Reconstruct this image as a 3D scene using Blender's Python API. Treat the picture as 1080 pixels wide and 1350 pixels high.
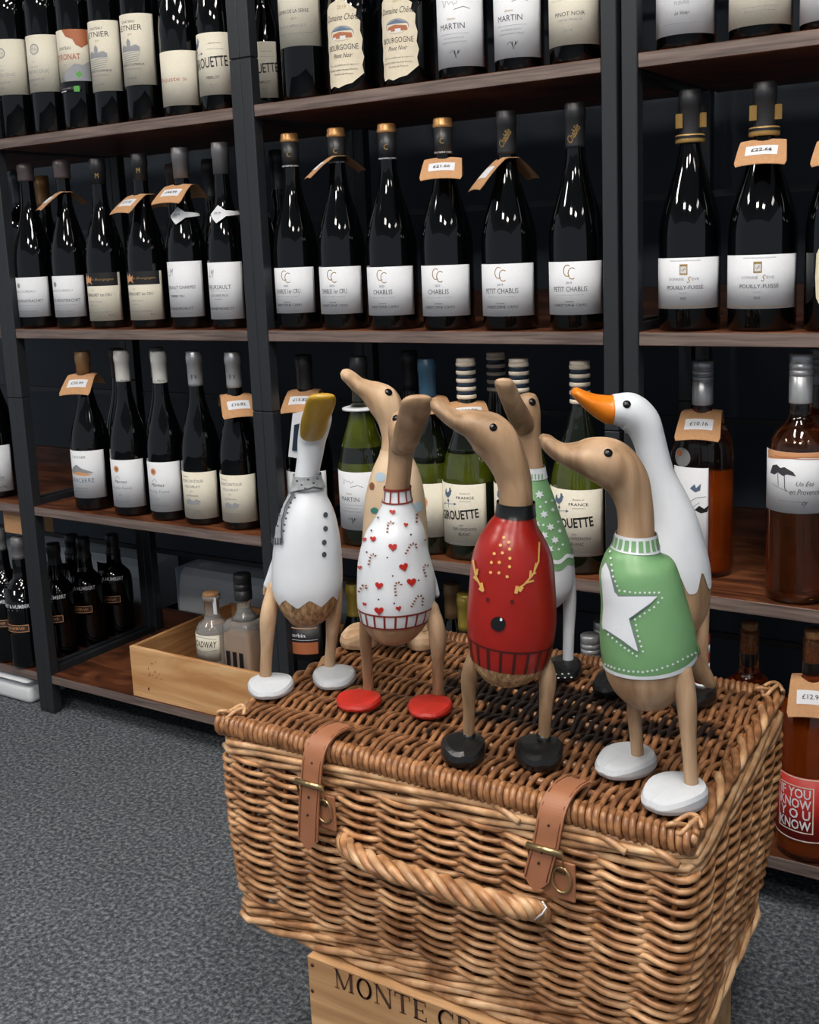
import bpy, bmesh, math, random
import numpy as np
from mathutils import Vector, Matrix
from mathutils.bvhtree import BVHTree
from mathutils.geometry import tessellate_polygon
random.seed(7)
for o in list(bpy.data.objects): bpy.data.objects.remove(o)
SC = bpy.context.scene
COL = SC.collection
PI = math.pi
# ------------------------------------------------------------------ camera
CAM = np.array([1.8177, -1.4251, 0.9193])
YAW, PIT, ROL, FPX, PX0, PY0 = 0.5712, 0.1796, -0.0415, 1468.47, 540., 595.
_cy, _sy, _cp, _sp = math.cos(YAW), math.sin(YAW), math.cos(PIT), math.sin(PIT)
FW = np.array([-_sy*_cp, _cy*_cp, -_sp]); _R = np.array([_cy, _sy, 0.]); _U = np.cross(_R, FW)
RT = math.cos(ROL)*_R+math.sin(ROL)*_U; UP = -math.sin(ROL)*_R+math.cos(ROL)*_U
cd = bpy.data.cameras.new('camera'); cam = bpy.data.objects.new('camera', cd); COL.objects.link(cam)
cd.sensor_fit = 'HORIZONTAL'; cd.sensor_width = 36.; cd.lens = 36*FPX/1080.
cd.shift_x = 0.; cd.shift_y = -(675.-PY0)/1080.
cd.clip_start = .02
M = Matrix(((RT[0], UP[0], -FW[0], CAM[0]), (RT[1], UP[1], -FW[1], CAM[1]), (RT[2], UP[2], -FW[2], CAM[2]), (0, 0, 0, 1)))
cam.matrix_world = M
SC.camera = cam
# ------------------------------------------------------------------ world, exposure
W = bpy.data.worlds.new('world'); SC.world = W; W.use_nodes = True
W.node_tree.nodes['Background'].inputs[0].default_value = (.66, .73, .82, 1)
W.node_tree.nodes['Background'].inputs[1].default_value = .50
SC.view_settings.view_transform = 'Standard'; SC.view_settings.look = 'None'
SC.view_settings.gamma = 1.; SC.view_settings.use_curve_mapping = False
SC.view_settings.exposure = 0.02
LAMPS = [(1.02, -1.15, .15, .40, 36), (2.02, -1.15, .15, .40, 36), (1.05, -2.7, .22, .22, 50), (2.25, -2.7, .22, .22, 50),
         (-.75, -1.7, .16, .30, 50), (3.6, -1.5, .16, .30, 14)]
LLAB = ['nearest ceiling light panel, left one of the front pair', 'nearest ceiling light panel, right one of the front pair', 'square ceiling light panel behind the left front one', 'square ceiling light panel behind the right front one',
        'oblong ceiling light over the far left rack', 'oblong ceiling light to the right of the right rack', 'small far ceiling light at the back right', 'small far ceiling light at the back left']
CEIL = 2.55
# ------------------------------------------------------------------ pixel helpers
def ray(u, v): return FW+(u-PX0)/FPX*RT-(v-PY0)/FPX*UP
def onz(u, v, z):
    d = ray(u, v); return CAM+d*(z-CAM[2])/d[2]
def ony(u, v, y):
    d = ray(u, v); return CAM+d*(y-CAM[1])/d[1]
def proj(P):
    d = np.asarray(P, float)-CAM; z = d@FW
    return PX0+FPX*(d@RT)/z, PY0-FPX*(d@UP)/z
def pxm(P): return FPX/((np.asarray(P)-CAM)@FW)
def xat(u, y, z):
    lo, hi = -2., 4.
    for _ in range(40):
        m = (lo+hi)/2
        if proj((m, y, z))[0] < u: lo = m
        else: hi = m
    return m
def zat(v, x, y):
    lo, hi = -.2, 2.2
    for _ in range(40):
        m = (lo+hi)/2
        if proj((x, y, m))[1] > v: lo = m
        else: hi = m
    return m
HR = np.array([_cy, _sy, 0.]); HD = np.array([_sy, -_cy, 0.]); HU = np.array([0, 0, 1.])
# ------------------------------------------------------------------ materials
def new_mat(name):
    m = bpy.data.materials.new(name); m.use_nodes = True
    return m, m.node_tree.nodes, m.node_tree.links, m.node_tree.nodes['Principled BSDF']
def lin(c):
    if isinstance(c, str):
        c = tuple(int(c[i:i+2], 16)/255 for i in (0, 2, 4))
    return tuple((x/12.92 if x <= .04045 else ((x+.055)/1.055)**2.4) for x in c)+(1,)
def flat(name, c, rough=.5, metal=0., coat=0., spec=.5, noise=0., nscale=60., bump=0., trans=0., ior=1.5, emit=0, crough=.1):
    m, N, L, B = new_mat(name)
    B.inputs['Base Color'].default_value = lin(c)
    B.inputs['Roughness'].default_value = rough; B.inputs['Metallic'].default_value = metal
    B.inputs['Coat Weight'].default_value = coat; B.inputs['Coat Roughness'].default_value = crough
    B.inputs['Specular IOR Level'].default_value = spec; B.inputs['IOR'].default_value = ior
    B.inputs['Transmission Weight'].default_value = trans
    if emit:
        B.inputs['Emission Color'].default_value = lin(c); B.inputs['Emission Strength'].default_value = emit
    if noise or bump:
        t = N.new('ShaderNodeTexCoord'); n = N.new('ShaderNodeTexNoise'); n.inputs['Scale'].default_value = nscale
        n.inputs['Detail'].default_value = 5
        L.new(t.outputs['Object'], n.inputs['Vector'])
        if noise:
            mx = N.new('ShaderNodeMix'); mx.data_type = 'RGBA'; mx.blend_type = 'MULTIPLY'
            r = N.new('ShaderNodeMapRange'); r.inputs[1].default_value = .3; r.inputs[2].default_value = .7
            r.inputs[3].default_value = 1-noise; r.inputs[4].default_value = 1.+noise*.3
            L.new(n.outputs[0], r.inputs[0]); mx.inputs[0].default_value = 1
            mx.inputs[6].default_value = lin(c)
            L.new(r.outputs[0], mx.inputs[7]); L.new(mx.outputs[2], B.inputs['Base Color'])
        if bump:
            b = N.new('ShaderNodeBump'); b.inputs['Strength'].default_value = bump; b.inputs['Distance'].default_value = .002
            L.new(n.outputs[0], b.inputs['Height']); L.new(b.outputs[0], B.inputs['Normal'])
    return m
def wood(name, c1, c2, c3=None, scale=(2, 30, 30), rough=.5, rand=0., bump=.1, coat=0., nsc=2.0, dist=.6, world=False, spec=.5):
    m, N, L, B = new_mat(name)
    t = N.new('ShaderNodeTexCoord'); mp = N.new('ShaderNodeMapping'); mp.inputs['Scale'].default_value = scale
    L.new(t.outputs['Object'], mp.inputs[0])
    n = N.new('ShaderNodeTexNoise'); n.inputs['Scale'].default_value = nsc; n.inputs['Detail'].default_value = 6
    n.inputs['Distortion'].default_value = dist
    L.new(mp.outputs[0], n.inputs['Vector'])
    r = N.new('ShaderNodeValToRGB'); r.color_ramp.elements[0].position = .32; r.color_ramp.elements[1].position = .68
    r.color_ramp.elements[0].color = lin(c1); r.color_ramp.elements[1].color = lin(c2)
    if c3:
        e = r.color_ramp.elements.new(.5); e.color = lin(c3)
    L.new(n.outputs[0], r.inputs[0])
    out = r.outputs[0]
    if rand:
        oi = N.new('ShaderNodeObjectInfo'); mr = N.new('ShaderNodeMapRange')
        mr.inputs[3].default_value = 1-rand; mr.inputs[4].default_value = 1+rand
        L.new(oi.outputs['Random'], mr.inputs[0])
        mx = N.new('ShaderNodeMix'); mx.data_type = 'RGBA'; mx.blend_type = 'MULTIPLY'; mx.inputs[0].default_value = 1
        L.new(out, mx.inputs[6]); L.new(mr.outputs[0], mx.inputs[7]); out = mx.outputs[2]
    L.new(out, B.inputs['Base Color'])
    B.inputs['Roughness'].default_value = rough; B.inputs['Coat Weight'].default_value = coat
    B.inputs['Coat Roughness'].default_value = .25; B.inputs['Specular IOR Level'].default_value = spec
    if bump:
        b = N.new('ShaderNodeBump'); b.inputs['Strength'].default_value = bump; b.inputs['Distance'].default_value = .001
        L.new(n.outputs[0], b.inputs['Height']); L.new(b.outputs[0], B.inputs['Normal'])
    m['out'] = 0
    return m
MT = {}
MT['steel'] = flat('black_powder_steel', '25282c', rough=.42, spec=.5, noise=.12, nscale=300, bump=.05)
MT['shelf_edge'] = wood('shelf_edge_wood', '4c403c', '7c6c65', scale=(4, 60, 90), rough=.55)
MT['shelf_top'] = wood('shelf_top_wood', '361d12', '7c4c30', '59321f', scale=(4, 14, 14), rough=.38, nsc=1.6, dist=1.5, spec=.4)
MT['shelf_lip'] = wood('shelf_lip_wood', '2a1710', '5a3323', scale=(4, 30, 30), rough=.5)
MT['wall'] = flat('navy_wall_paint', '323c47', rough=.6, noise=.15, nscale=8)
MT['ceiling'] = flat('ceiling_paint', 'c8c8c6', rough=.8)
MT['lamp'] = flat('lamp_diffuser', 'ffffff', rough=.4)
MT['white_plastic'] = flat('white_plastic', 'd9dde0', rough=.4)
MT['grey_plastic'] = flat('grey_plastic', '9fb0c0', rough=.45)
MT['dark_glass'] = flat('dark_bottle_glass', '030405', rough=.045, spec=.5)
MT['brown_glass'] = flat('brown_black_glass', '0b0604', rough=.05, spec=.6)
def glass(name, c, rough=.02, alpha=1.):
    return flat(name, c, rough=rough, trans=alpha, ior=1.45, spec=.5)
MT['green_glass'] = flat('green_bottle_glass', '11160a', rough=.05, spec=.6, coat=.3, crough=.03)
MT['green_wine'] = flat('green_wine_glass', '434b0c', rough=.08, spec=.6, coat=.4, crough=.03, noise=.5, nscale=25)
MT['clear_glass'] = glass('clear_glass', 'f4f1ec', .03, .82)
MT['rose_glass'] = glass('rose_glass', 'f0cdb4', .02, 1.)
MT['rose_wine'] = flat('rose_wine', 'ad7450', rough=.05, trans=.88, ior=1.34)
MT['rose_wine_deep'] = flat('rose_wine_deep', 'c2641e', rough=.1, trans=.5, ior=1.34)
MT['gin'] = flat('pale_spirit', 'cdbfa8', rough=.05, trans=.55, ior=1.34)
MT['amber'] = flat('spirit_painted_refraction', 'c4935c', rough=.05, trans=.35, ior=1.34)  # clear spirit; golden refraction of the wood put into its colour
MT['cap_black'] = flat('capsule_black', '26272a', rough=.4, spec=.5)
MT['cap_white'] = flat('capsule_white', 'c9c8c4', rough=.4)
MT['cap_silver'] = flat('capsule_silver', 'b4b6b9', rough=.32, metal=.6)
MT['cap_grey'] = flat('capsule_grey', '77777a', rough=.4, metal=.4)
MT['cap_gold'] = flat('capsule_gold', 'c8955f', rough=.35, metal=.45)
MT['cap_brown'] = flat('capsule_brown', '5c4a42', rough=.45)
MT['cap_wax'] = flat('capsule_dark_wax', '4a4142', rough=.3)
MT['cap_tan'] = flat('capsule_tan', '8b6a48', rough=.45, metal=.2)
MT['cap_navy'] = flat('capsule_navy', '1c2b3c', rough=.35)
MT['cap_cream'] = flat('capsule_cream', 'ddd0bd', rough=.45)
MT['cap_blue'] = flat('capsule_slate_blue', '27475e', rough=.35)
MT['cap_yellow'] = flat('capsule_olive_gold', 'a8913c', rough=.38, metal=.3)
MT['cork'] = flat('cork', 'a97b52', rough=.8, noise=.4, nscale=200, bump=.3)
MT['paper'] = flat('label_paper_white', 'd3d6db', rough=.75, noise=.04, nscale=400)
MT['paper_cream'] = flat('label_paper_cream', 'd2cdbd', rough=.75, noise=.05, nscale=300)
MT['paper_buff'] = flat('label_paper_buff', 'd9cfb8', rough=.75, noise=.06, nscale=200)
MT['paper_red'] = flat('label_paper_red', 'b0231c', rough=.5)
MT['kraft'] = flat('kraft_card', 'b98c63', rough=.85, noise=.12, nscale=250)
MT['ink'] = flat('ink_grey', '3a3a40', rough=.6)
MT['inkl'] = flat('ink_light_grey', '8d8f94', rough=.6)
MT['inkb'] = flat('ink_black', '141416', rough=.5)
MT['inkg'] = flat('ink_gold', 'a5854c', rough=.4, metal=.3)
MT['inkw'] = flat('ink_white', 'd8dade', rough=.5)
MT['inkbl'] = flat('ink_slate_blue', '5a6d86', rough=.5)
MT['inkr'] = flat('ink_rust', 'a5603c', rough=.5)
MT['inkt'] = flat('ink_teal', '3aa48e', rough=.5)
MT['inkgr'] = flat('ink_green', '4a9a3c', rough=.5)
MT['inko'] = flat('ink_peach', 'd39a6c', rough=.5)
MT['willow'] = wood('willow_honey', '744a2b', 'd8ab7f', 'ad7d54', scale=(14, 14, 14), rough=.32, rand=.14, bump=.15, nsc=2.5, dist=.3)
MT['willow_rim'] = wood('willow_pale', '8a6344', 'd8b48c', 'b88e66', scale=(14, 14, 14), rough=.32, rand=.1, bump=.15, nsc=2.5, dist=.3)
MT['willow_brown'] = wood('willow_brown', '55321c', 'a06a40', '7e4f2d', scale=(20, 20, 20), rough=.35, rand=.2, bump=.15, nsc=2.5, dist=.3)
MT['willow_bind'] = wood('willow_binding', '6a4528', 'b08056', '8d6140', scale=(40, 40, 40), rough=.3, bump=.15, nsc=2.5, dist=.3)
MT['leather'] = flat('tan_leather', '9a6547', rough=.5, noise=.15, nscale=30, bump=.1)
MT['leather_edge'] = flat('leather_stitch', '6a3a26', rough=.6)
MT['brass'] = flat('antique_brass', 'b09a70', rough=.28, metal=.9)
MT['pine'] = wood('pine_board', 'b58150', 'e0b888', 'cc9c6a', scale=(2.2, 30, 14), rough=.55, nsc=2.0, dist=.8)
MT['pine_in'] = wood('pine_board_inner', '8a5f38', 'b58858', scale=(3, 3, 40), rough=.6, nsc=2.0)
MT['pine_pale'] = wood('crate_board', 'a67d54', 'd2aa7e', 'be9468', scale=(2, 26, 26), rough=.6, nsc=2.0, dist=.6)
MT['burn'] = flat('burnt_lettering', '4a3020', rough=.7, noise=.4, nscale=300)
MT['duck_wood'] = wood('carved_wood', '7d6247', 'b99a7b', 'a08163', scale=(30, 30, 6), rough=.5, nsc=1.4, dist=.8, bump=.1)
MT['duck_wood_pale'] = wood('carved_wood_pale', 'a88664', 'd9bd9c', 'c4a482', scale=(30, 30, 6), rough=.5, nsc=1.4, dist=.6, bump=.1)
MT['duck_root'] = wood('bamboo_root_wood', '6e5236', 'c4a27c', 'a38058', scale=(160, 160, 40), rough=.6, nsc=1.6, dist=.5, bump=.4)
MT['duck_cream'] = flat('cream_paint', 'd4bb9c', rough=.45, noise=.06, nscale=30)
MT['p_white'] = flat('white_paint', 'd4d9df', rough=.32, noise=.04, nscale=40, bump=.04)
MT['p_whitefoot'] = flat('white_foot_paint', 'bcc1c7', rough=.4, noise=.05, nscale=60, bump=.1)
MT['p_red'] = flat('red_paint', '941a12', rough=.3, noise=.15, nscale=30, bump=.04)
MT['p_redfoot'] = flat('red_foot_paint', 'ae2418', rough=.45, noise=.2, nscale=80, bump=.15)
MT['p_green'] = flat('green_paint', '6f9c6c', rough=.34, noise=.08, nscale=30, bump=.04)
MT['p_black'] = flat('black_paint', '101112', rough=.3, bump=.1, nscale=60)
MT['p_orange'] = flat('orange_paint', 'e07c14', rough=.3, noise=.1, nscale=40)
MT['p_gold'] = flat('gold_paint', 'b08a20', rough=.35, noise=.2, nscale=30)
MT['p_darkred'] = flat('dark_red_line_paint', '7c2a1c', rough=.5)
MT['p_heart'] = flat('heart_red_paint', 'a82218', rough=.4)
MT['p_grey'] = flat('grey_paint', 'a6aaae', rough=.5, noise=.3, nscale=150)
MT['p_dgrey'] = flat('dark_grey_paint', '3c4046', rough=.5)
MT['p_yellow'] = flat('ochre_paint', 'cda25a', rough=.4)
MT['p_line'] = flat('outline_paint', '777f86', rough=.5)
MT['p_blue'] = flat('pale_blue_paint', 'a5bccb', rough=.45)
MT['p_teal'] = flat('teal_paint', '35766c', rough=.45)
MT['p_brown'] = flat('brown_paint', '7c4a2c', rough=.45)
MT['p_maroon'] = flat('dark_maroon_paint', '3c0e0a', rough=.45)
MT['eye'] = flat('eye_black', '08080a', rough=.12)
# carpet
def carpet():
    m, N, L, B = new_mat('grey_carpet')
    t = N.new('ShaderNodeTexCoord')
    n = N.new('ShaderNodeTexNoise'); n.inputs['Scale'].default_value = 150; n.inputs['Detail'].default_value = 4; n.inputs['Roughness'].default_value = .7
    n2 = N.new('ShaderNodeTexNoise'); n2.inputs['Scale'].default_value = 7; n2.inputs['Detail'].default_value = 3
    L.new(t.outputs['Object'], n.inputs['Vector']); L.new(t.outputs['Object'], n2.inputs['Vector'])
    r = N.new('ShaderNodeValToRGB')
    r.color_ramp.elements[0].position = .36; r.color_ramp.elements[0].color = lin('33373c')
    r.color_ramp.elements[1].position = .66; r.color_ramp.elements[1].color = lin('85898d')
    e = r.color_ramp.elements.new(.5); e.color = lin('54595e')
    L.new(n.outputs[0], r.inputs[0])
    mr = N.new('ShaderNodeMapRange'); mr.inputs[3].default_value = .85; mr.inputs[4].default_value = 1.15
    L.new(n2.outputs[0], mr.inputs[0])
    mx = N.new('ShaderNodeMix'); mx.data_type = 'RGBA'; mx.blend_type = 'MULTIPLY'; mx.inputs[0].default_value = 1
    L.new(r.outputs[0], mx.inputs[6]); L.new(mr.outputs[0], mx.inputs[7]); L.new(mx.outputs[2], B.inputs['Base Color'])
    B.inputs['Roughness'].default_value = .95; B.inputs['Specular IOR Level'].default_value = .1
    b = N.new('ShaderNodeBump'); b.inputs['Strength'].default_value = .7; b.inputs['Distance'].default_value = .004
    L.new(n.outputs[0], b.inputs['Height']); L.new(b.outputs[0], B.inputs['Normal'])
    return m
MT['carpet'] = carpet()
def lidmat():
    m, N, L, B = new_mat('willow_lid_stained')
    g = N.new('ShaderNodeNewGeometry')
    n = N.new('ShaderNodeTexNoise'); n.inputs['Scale'].default_value = 55; n.inputs['Detail'].default_value = 4
    L.new(g.outputs['Position'], n.inputs['Vector'])
    r = N.new('ShaderNodeValToRGB')
    r.color_ramp.elements[0].position = .3; r.color_ramp.elements[0].color = lin('583824')
    r.color_ramp.elements[1].position = .7; r.color_ramp.elements[1].color = lin('a5754f')
    L.new(n.outputs[0], r.inputs[0])
    oi = N.new('ShaderNodeObjectInfo'); mr = N.new('ShaderNodeMapRange')
    mr.inputs[3].default_value = .75; mr.inputs[4].default_value = 1.2
    L.new(oi.outputs['Random'], mr.inputs[0])
    mx = N.new('ShaderNodeMix'); mx.data_type = 'RGBA'; mx.blend_type = 'MULTIPLY'; mx.inputs[0].default_value = 1
    L.new(r.outputs[0], mx.inputs[6]); L.new(mr.outputs[0], mx.inputs[7])
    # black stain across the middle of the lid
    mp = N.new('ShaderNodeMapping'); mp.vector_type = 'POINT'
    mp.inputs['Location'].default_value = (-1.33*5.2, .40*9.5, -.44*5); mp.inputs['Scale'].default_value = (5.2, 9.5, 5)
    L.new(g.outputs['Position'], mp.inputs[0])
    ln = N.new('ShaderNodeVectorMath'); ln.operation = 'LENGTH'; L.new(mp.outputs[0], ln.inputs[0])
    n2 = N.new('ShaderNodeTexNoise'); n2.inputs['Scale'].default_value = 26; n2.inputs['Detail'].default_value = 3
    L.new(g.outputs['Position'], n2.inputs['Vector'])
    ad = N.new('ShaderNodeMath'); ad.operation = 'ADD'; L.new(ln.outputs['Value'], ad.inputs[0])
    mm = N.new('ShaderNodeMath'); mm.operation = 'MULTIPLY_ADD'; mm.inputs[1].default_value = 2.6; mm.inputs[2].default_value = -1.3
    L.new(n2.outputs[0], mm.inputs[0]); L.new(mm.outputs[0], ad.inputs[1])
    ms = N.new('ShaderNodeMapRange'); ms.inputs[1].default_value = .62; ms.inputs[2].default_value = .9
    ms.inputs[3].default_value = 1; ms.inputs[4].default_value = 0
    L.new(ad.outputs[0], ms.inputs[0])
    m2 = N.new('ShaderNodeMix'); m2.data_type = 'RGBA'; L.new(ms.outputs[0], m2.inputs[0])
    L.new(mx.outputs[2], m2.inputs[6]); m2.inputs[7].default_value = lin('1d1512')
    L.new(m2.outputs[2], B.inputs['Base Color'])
    B.inputs['Roughness'].default_value = .33
    b = N.new('ShaderNodeBump'); b.inputs['Strength'].default_value = .15; b.inputs['Distance'].default_value = .001
    L.new(n.outputs[0], b.inputs['Height']); L.new(b.outputs[0], B.inputs['Normal'])
    return m
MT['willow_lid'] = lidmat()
# ------------------------------------------------------------------ object helpers
def link(o, parent=None):
    COL.objects.link(o)
    if parent is not None: o.parent = parent
    return o
def root(name, label, cat, loc, group=None):
    o = bpy.data.objects.new(name, None); link(o); o.location = loc; o.empty_display_size = .02
    o['label'] = label; o['category'] = cat
    if group: o['group'] = group
    return o
def rootloc(o):
    v = Vector((0, 0, 0))
    while o is not None:
        v += Vector(o.location); o = o.parent
    return v
def mesh(name, verts, faces, mats, smooth=True, fm=None):
    me = bpy.data.meshes.new(name); me.from_pydata([tuple(v) for v in verts], [], faces)
    if not isinstance(mats, (list, tuple)): mats = [mats]
    for m in mats: me.materials.append(MT[m] if isinstance(m, str) else m)
    if fm: me.polygons.foreach_set('material_index', fm)
    if smooth: me.polygons.foreach_set('use_smooth', [True]*len(me.polygons))
    me.update(); return me
SHEAR = {}
def part(name, geo, mat, parent=None, smooth=True, fm=None, world=True):
    v, f = geo
    q = parent
    while q is not None and q.parent is not None: q = q.parent
    if q is not None and q.name in SHEAR:      # the hamper is slightly out of square
        y0_, y1_, k_ = SHEAR[q.name]; v = [(p[0]+k_*(p[1]-y0_)/(y1_-y0_), p[1], p[2]) for p in v]
    if parent is not None and world:
        L = rootloc(parent); v = [(p[0]-L[0], p[1]-L[1], p[2]-L[2]) for p in v]
    o = bpy.data.objects.new(name, mesh(name, v, f, mat, smooth, fm)); link(o, parent)
    return o
def inst(name, me, parent): return link(bpy.data.objects.new(name, me), parent)
def join(*gs):
    V, F = [], []
    for v, f in gs:
        n = len(V); V += list(v); F += [tuple(i+n for i in q) for q in f]
    return V, F
def boxg(x0, x1, y0, y1, z0, z1, bev=0.0):
    if bev <= 0:
        v = [(x, y, z) for x in (x0, x1) for y in (y0, y1) for z in (z0, z1)]
        return v, [(0, 1, 3, 2), (4, 6, 7, 5), (0, 4, 5, 1), (2, 3, 7, 6), (0, 2, 6, 4), (1, 5, 7, 3)]
    bm = bmesh.new(); bmesh.ops.create_cube(bm, size=1)
    bmesh.ops.scale(bm, vec=(x1-x0, y1-y0, z1-z0), verts=bm.verts)
    bmesh.ops.translate(bm, vec=((x0+x1)/2, (y0+y1)/2, (z0+z1)/2), verts=bm.verts)
    bmesh.ops.bevel(bm, geom=bm.edges[:], offset=bev, segments=3 if bev > .004 else 1, profile=.5, affect='EDGES')
    bm.verts.index_update()
    g = ([tuple(v.co) for v in bm.verts], [tuple(v.index for v in f.verts) for f in bm.faces]); bm.free(); return g
def lathe(prof, n=28, cx=0, cy=0, cz=0, cap=True):
    V, F = [], []
    for r, z in prof:
        for k in range(n):
            a = 2*PI*k/n; V.append((cx+r*math.cos(a), cy+r*math.sin(a), cz+z))
    m = len(prof)
    for i in range(m-1):
        for k in range(n):
            F.append((i*n+k, i*n+(k+1) % n, (i+1)*n+(k+1) % n, (i+1)*n+k))
    if cap:
        F.append(tuple(range(n-1, -1, -1))); F.append(tuple((m-1)*n+k for k in range(n)))
    return V, F
def tube(pts, rad, n=6, cap=True, closed=False):
    pts = [Vector(p) for p in pts]; m = len(pts)
    V, F = [], []; prev = None
    for i, p in enumerate(pts):
        if closed: t = pts[(i+1) % m]-pts[i-1]
        else: t = pts[min(i+1, m-1)]-pts[max(i-1, 0)]
        if t.length < 1e-9: t = Vector((0, 0, 1))
        t.normalize()
        if prev is None:
            a = Vector((0, 0, 1)) if abs(t.z) < .9 else Vector((1, 0, 0))
            nn = (a-t*a.dot(t)).normalized()
        else:
            nn = (prev-t*prev.dot(t)).normalized()
        prev = nn; b = t.cross(nn)
        r = rad[i] if hasattr(rad, '__len__') else rad
        for k in range(n):
            a = 2*PI*k/n; V.append(tuple(p+nn*(r*math.cos(a))+b*(r*math.sin(a))))
    for i in range(m if closed else m-1):
        j = (i+1) % m
        for k in range(n): F.append((i*n+k, i*n+(k+1) % n, j*n+(k+1) % n, j*n+k))
    if cap and not closed:
        F.append(tuple(range(n-1, -1, -1))); F.append(tuple((m-1)*n+k for k in range(n)))
    return V, F
def cr(p, n):
    out = []
    for i in range(len(p)-1):
        a, b, c, d = p[max(i-1, 0)], p[i], p[i+1], p[min(i+2, len(p)-1)]
        for k in range(n):
            t = k/n; out.append(.5*((2*b)+(c-a)*t+(2*a-5*b+4*c-d)*t*t+(3*b-a-3*c+d)*t*t*t))
    out.append(p[-1]); return out
# 2-D polygon -> finely divided triangles
def tri2d(poly, maxlen):
    polys = poly if isinstance(poly[0][0], (list, tuple)) else [poly]
    pts = [Vector((p[0], p[1], 0)) for q in polys for p in q]
    tris = tessellate_polygon([[Vector((p[0], p[1], 0)) for p in q] for q in polys])
    V = [(p.x, p.y) for p in pts]; T = [tuple(t) for t in tris]
    for _ in range(6):
        mid = {}; NT = []; ch = False
        def gm(a, b):
            k = (min(a, b), max(a, b))
            if k not in mid:
                mid[k] = len(V); V.append(((V[a][0]+V[b][0])/2, (V[a][1]+V[b][1])/2))
            return mid[k]
        def ln(a, b): return math.hypot(V[a][0]-V[b][0], V[a][1]-V[b][1])
        for t in T:
            a, b, c = t; la, lb, lc = ln(a, b) > maxlen, ln(b, c) > maxlen, ln(c, a) > maxlen
            k = la+lb+lc
            if k == 0: NT.append(t); continue
            ch = True
            if k == 3:
                x, y, z = gm(a, b), gm(b, c), gm(c, a); NT += [(a, x, z), (x, b, y), (z, y, c), (x, y, z)]
            else:
                while not la: a, b, c = b, c, a; la, lb, lc = lb, lc, la
                if k == 1:
                    x = gm(a, b); NT += [(a, x, c), (x, b, c)]
                else:
                    if not lb: a, b, c = c, a, b; la, lb, lc = lc, la, lb
                    x, y = gm(a, b), gm(b, c); NT += [(a, x, c), (x, y, c), (x, b, y)]
        T = NT
        if not ch: break
    return V, T
def stroke(pts, w):
    L, R = [], []
    for i, p in enumerate(pts):
        a = pts[max(i-1, 0)]; b = pts[min(i+1, len(pts)-1)]
        dx, dy = b[0]-a[0], b[1]-a[1]; d = math.hypot(dx, dy) or 1
        L.append((p[0]-dy/d*w/2, p[1]+dx/d*w/2)); R.append((p[0]+dy/d*w/2, p[1]-dx/d*w/2))
    return L+R[::-1]
def circ(x, y, r, n=12, ry=None): return [(x+r*math.cos(2*PI*k/n), y+(ry or r)*math.sin(2*PI*k/n)) for k in range(n)]
# text
_txt = {}
def text_geo(s, size, bold=0., shear=0., width=None, vert=None):
    key = (s, bold, shear)
    if key not in _txt:
        c = bpy.data.curves.new('t', 'FONT'); c.body = s; c.size = 1; c.offset = bold; c.shear = shear; c.resolution_u = 2
        c.align_x = 'CENTER'; c.align_y = 'CENTER'
        o = bpy.data.objects.new('t', c); COL.objects.link(o)
        bpy.context.view_layer.update()
        me = bpy.data.meshes.new_from_object(o.evaluated_get(bpy.context.evaluated_depsgraph_get()))
        V = [(v.co.x, v.co.y) for v in me.vertices]; F = [tuple(p.vertices) for p in me.polygons]
        bpy.data.objects.remove(o); bpy.data.meshes.remove(me); bpy.data.curves.remove(c)
        _txt[key] = (V, F)
    V, F = _txt[key]
    if not V: return [], []
    xs = [v[0] for v in V]; ys = [v[1] for v in V]; w = max(xs)-min(xs); h = max(ys)-min(ys)
    cx = (max(xs)+min(xs))/2; cyy = (max(ys)+min(ys))/2
    # size = cap height in mm
    sy = size/h; sx = (width/w) if width else sy
    return [((x-cx)*sx, (y-cyy)*sy) for x, y in V], F
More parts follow.
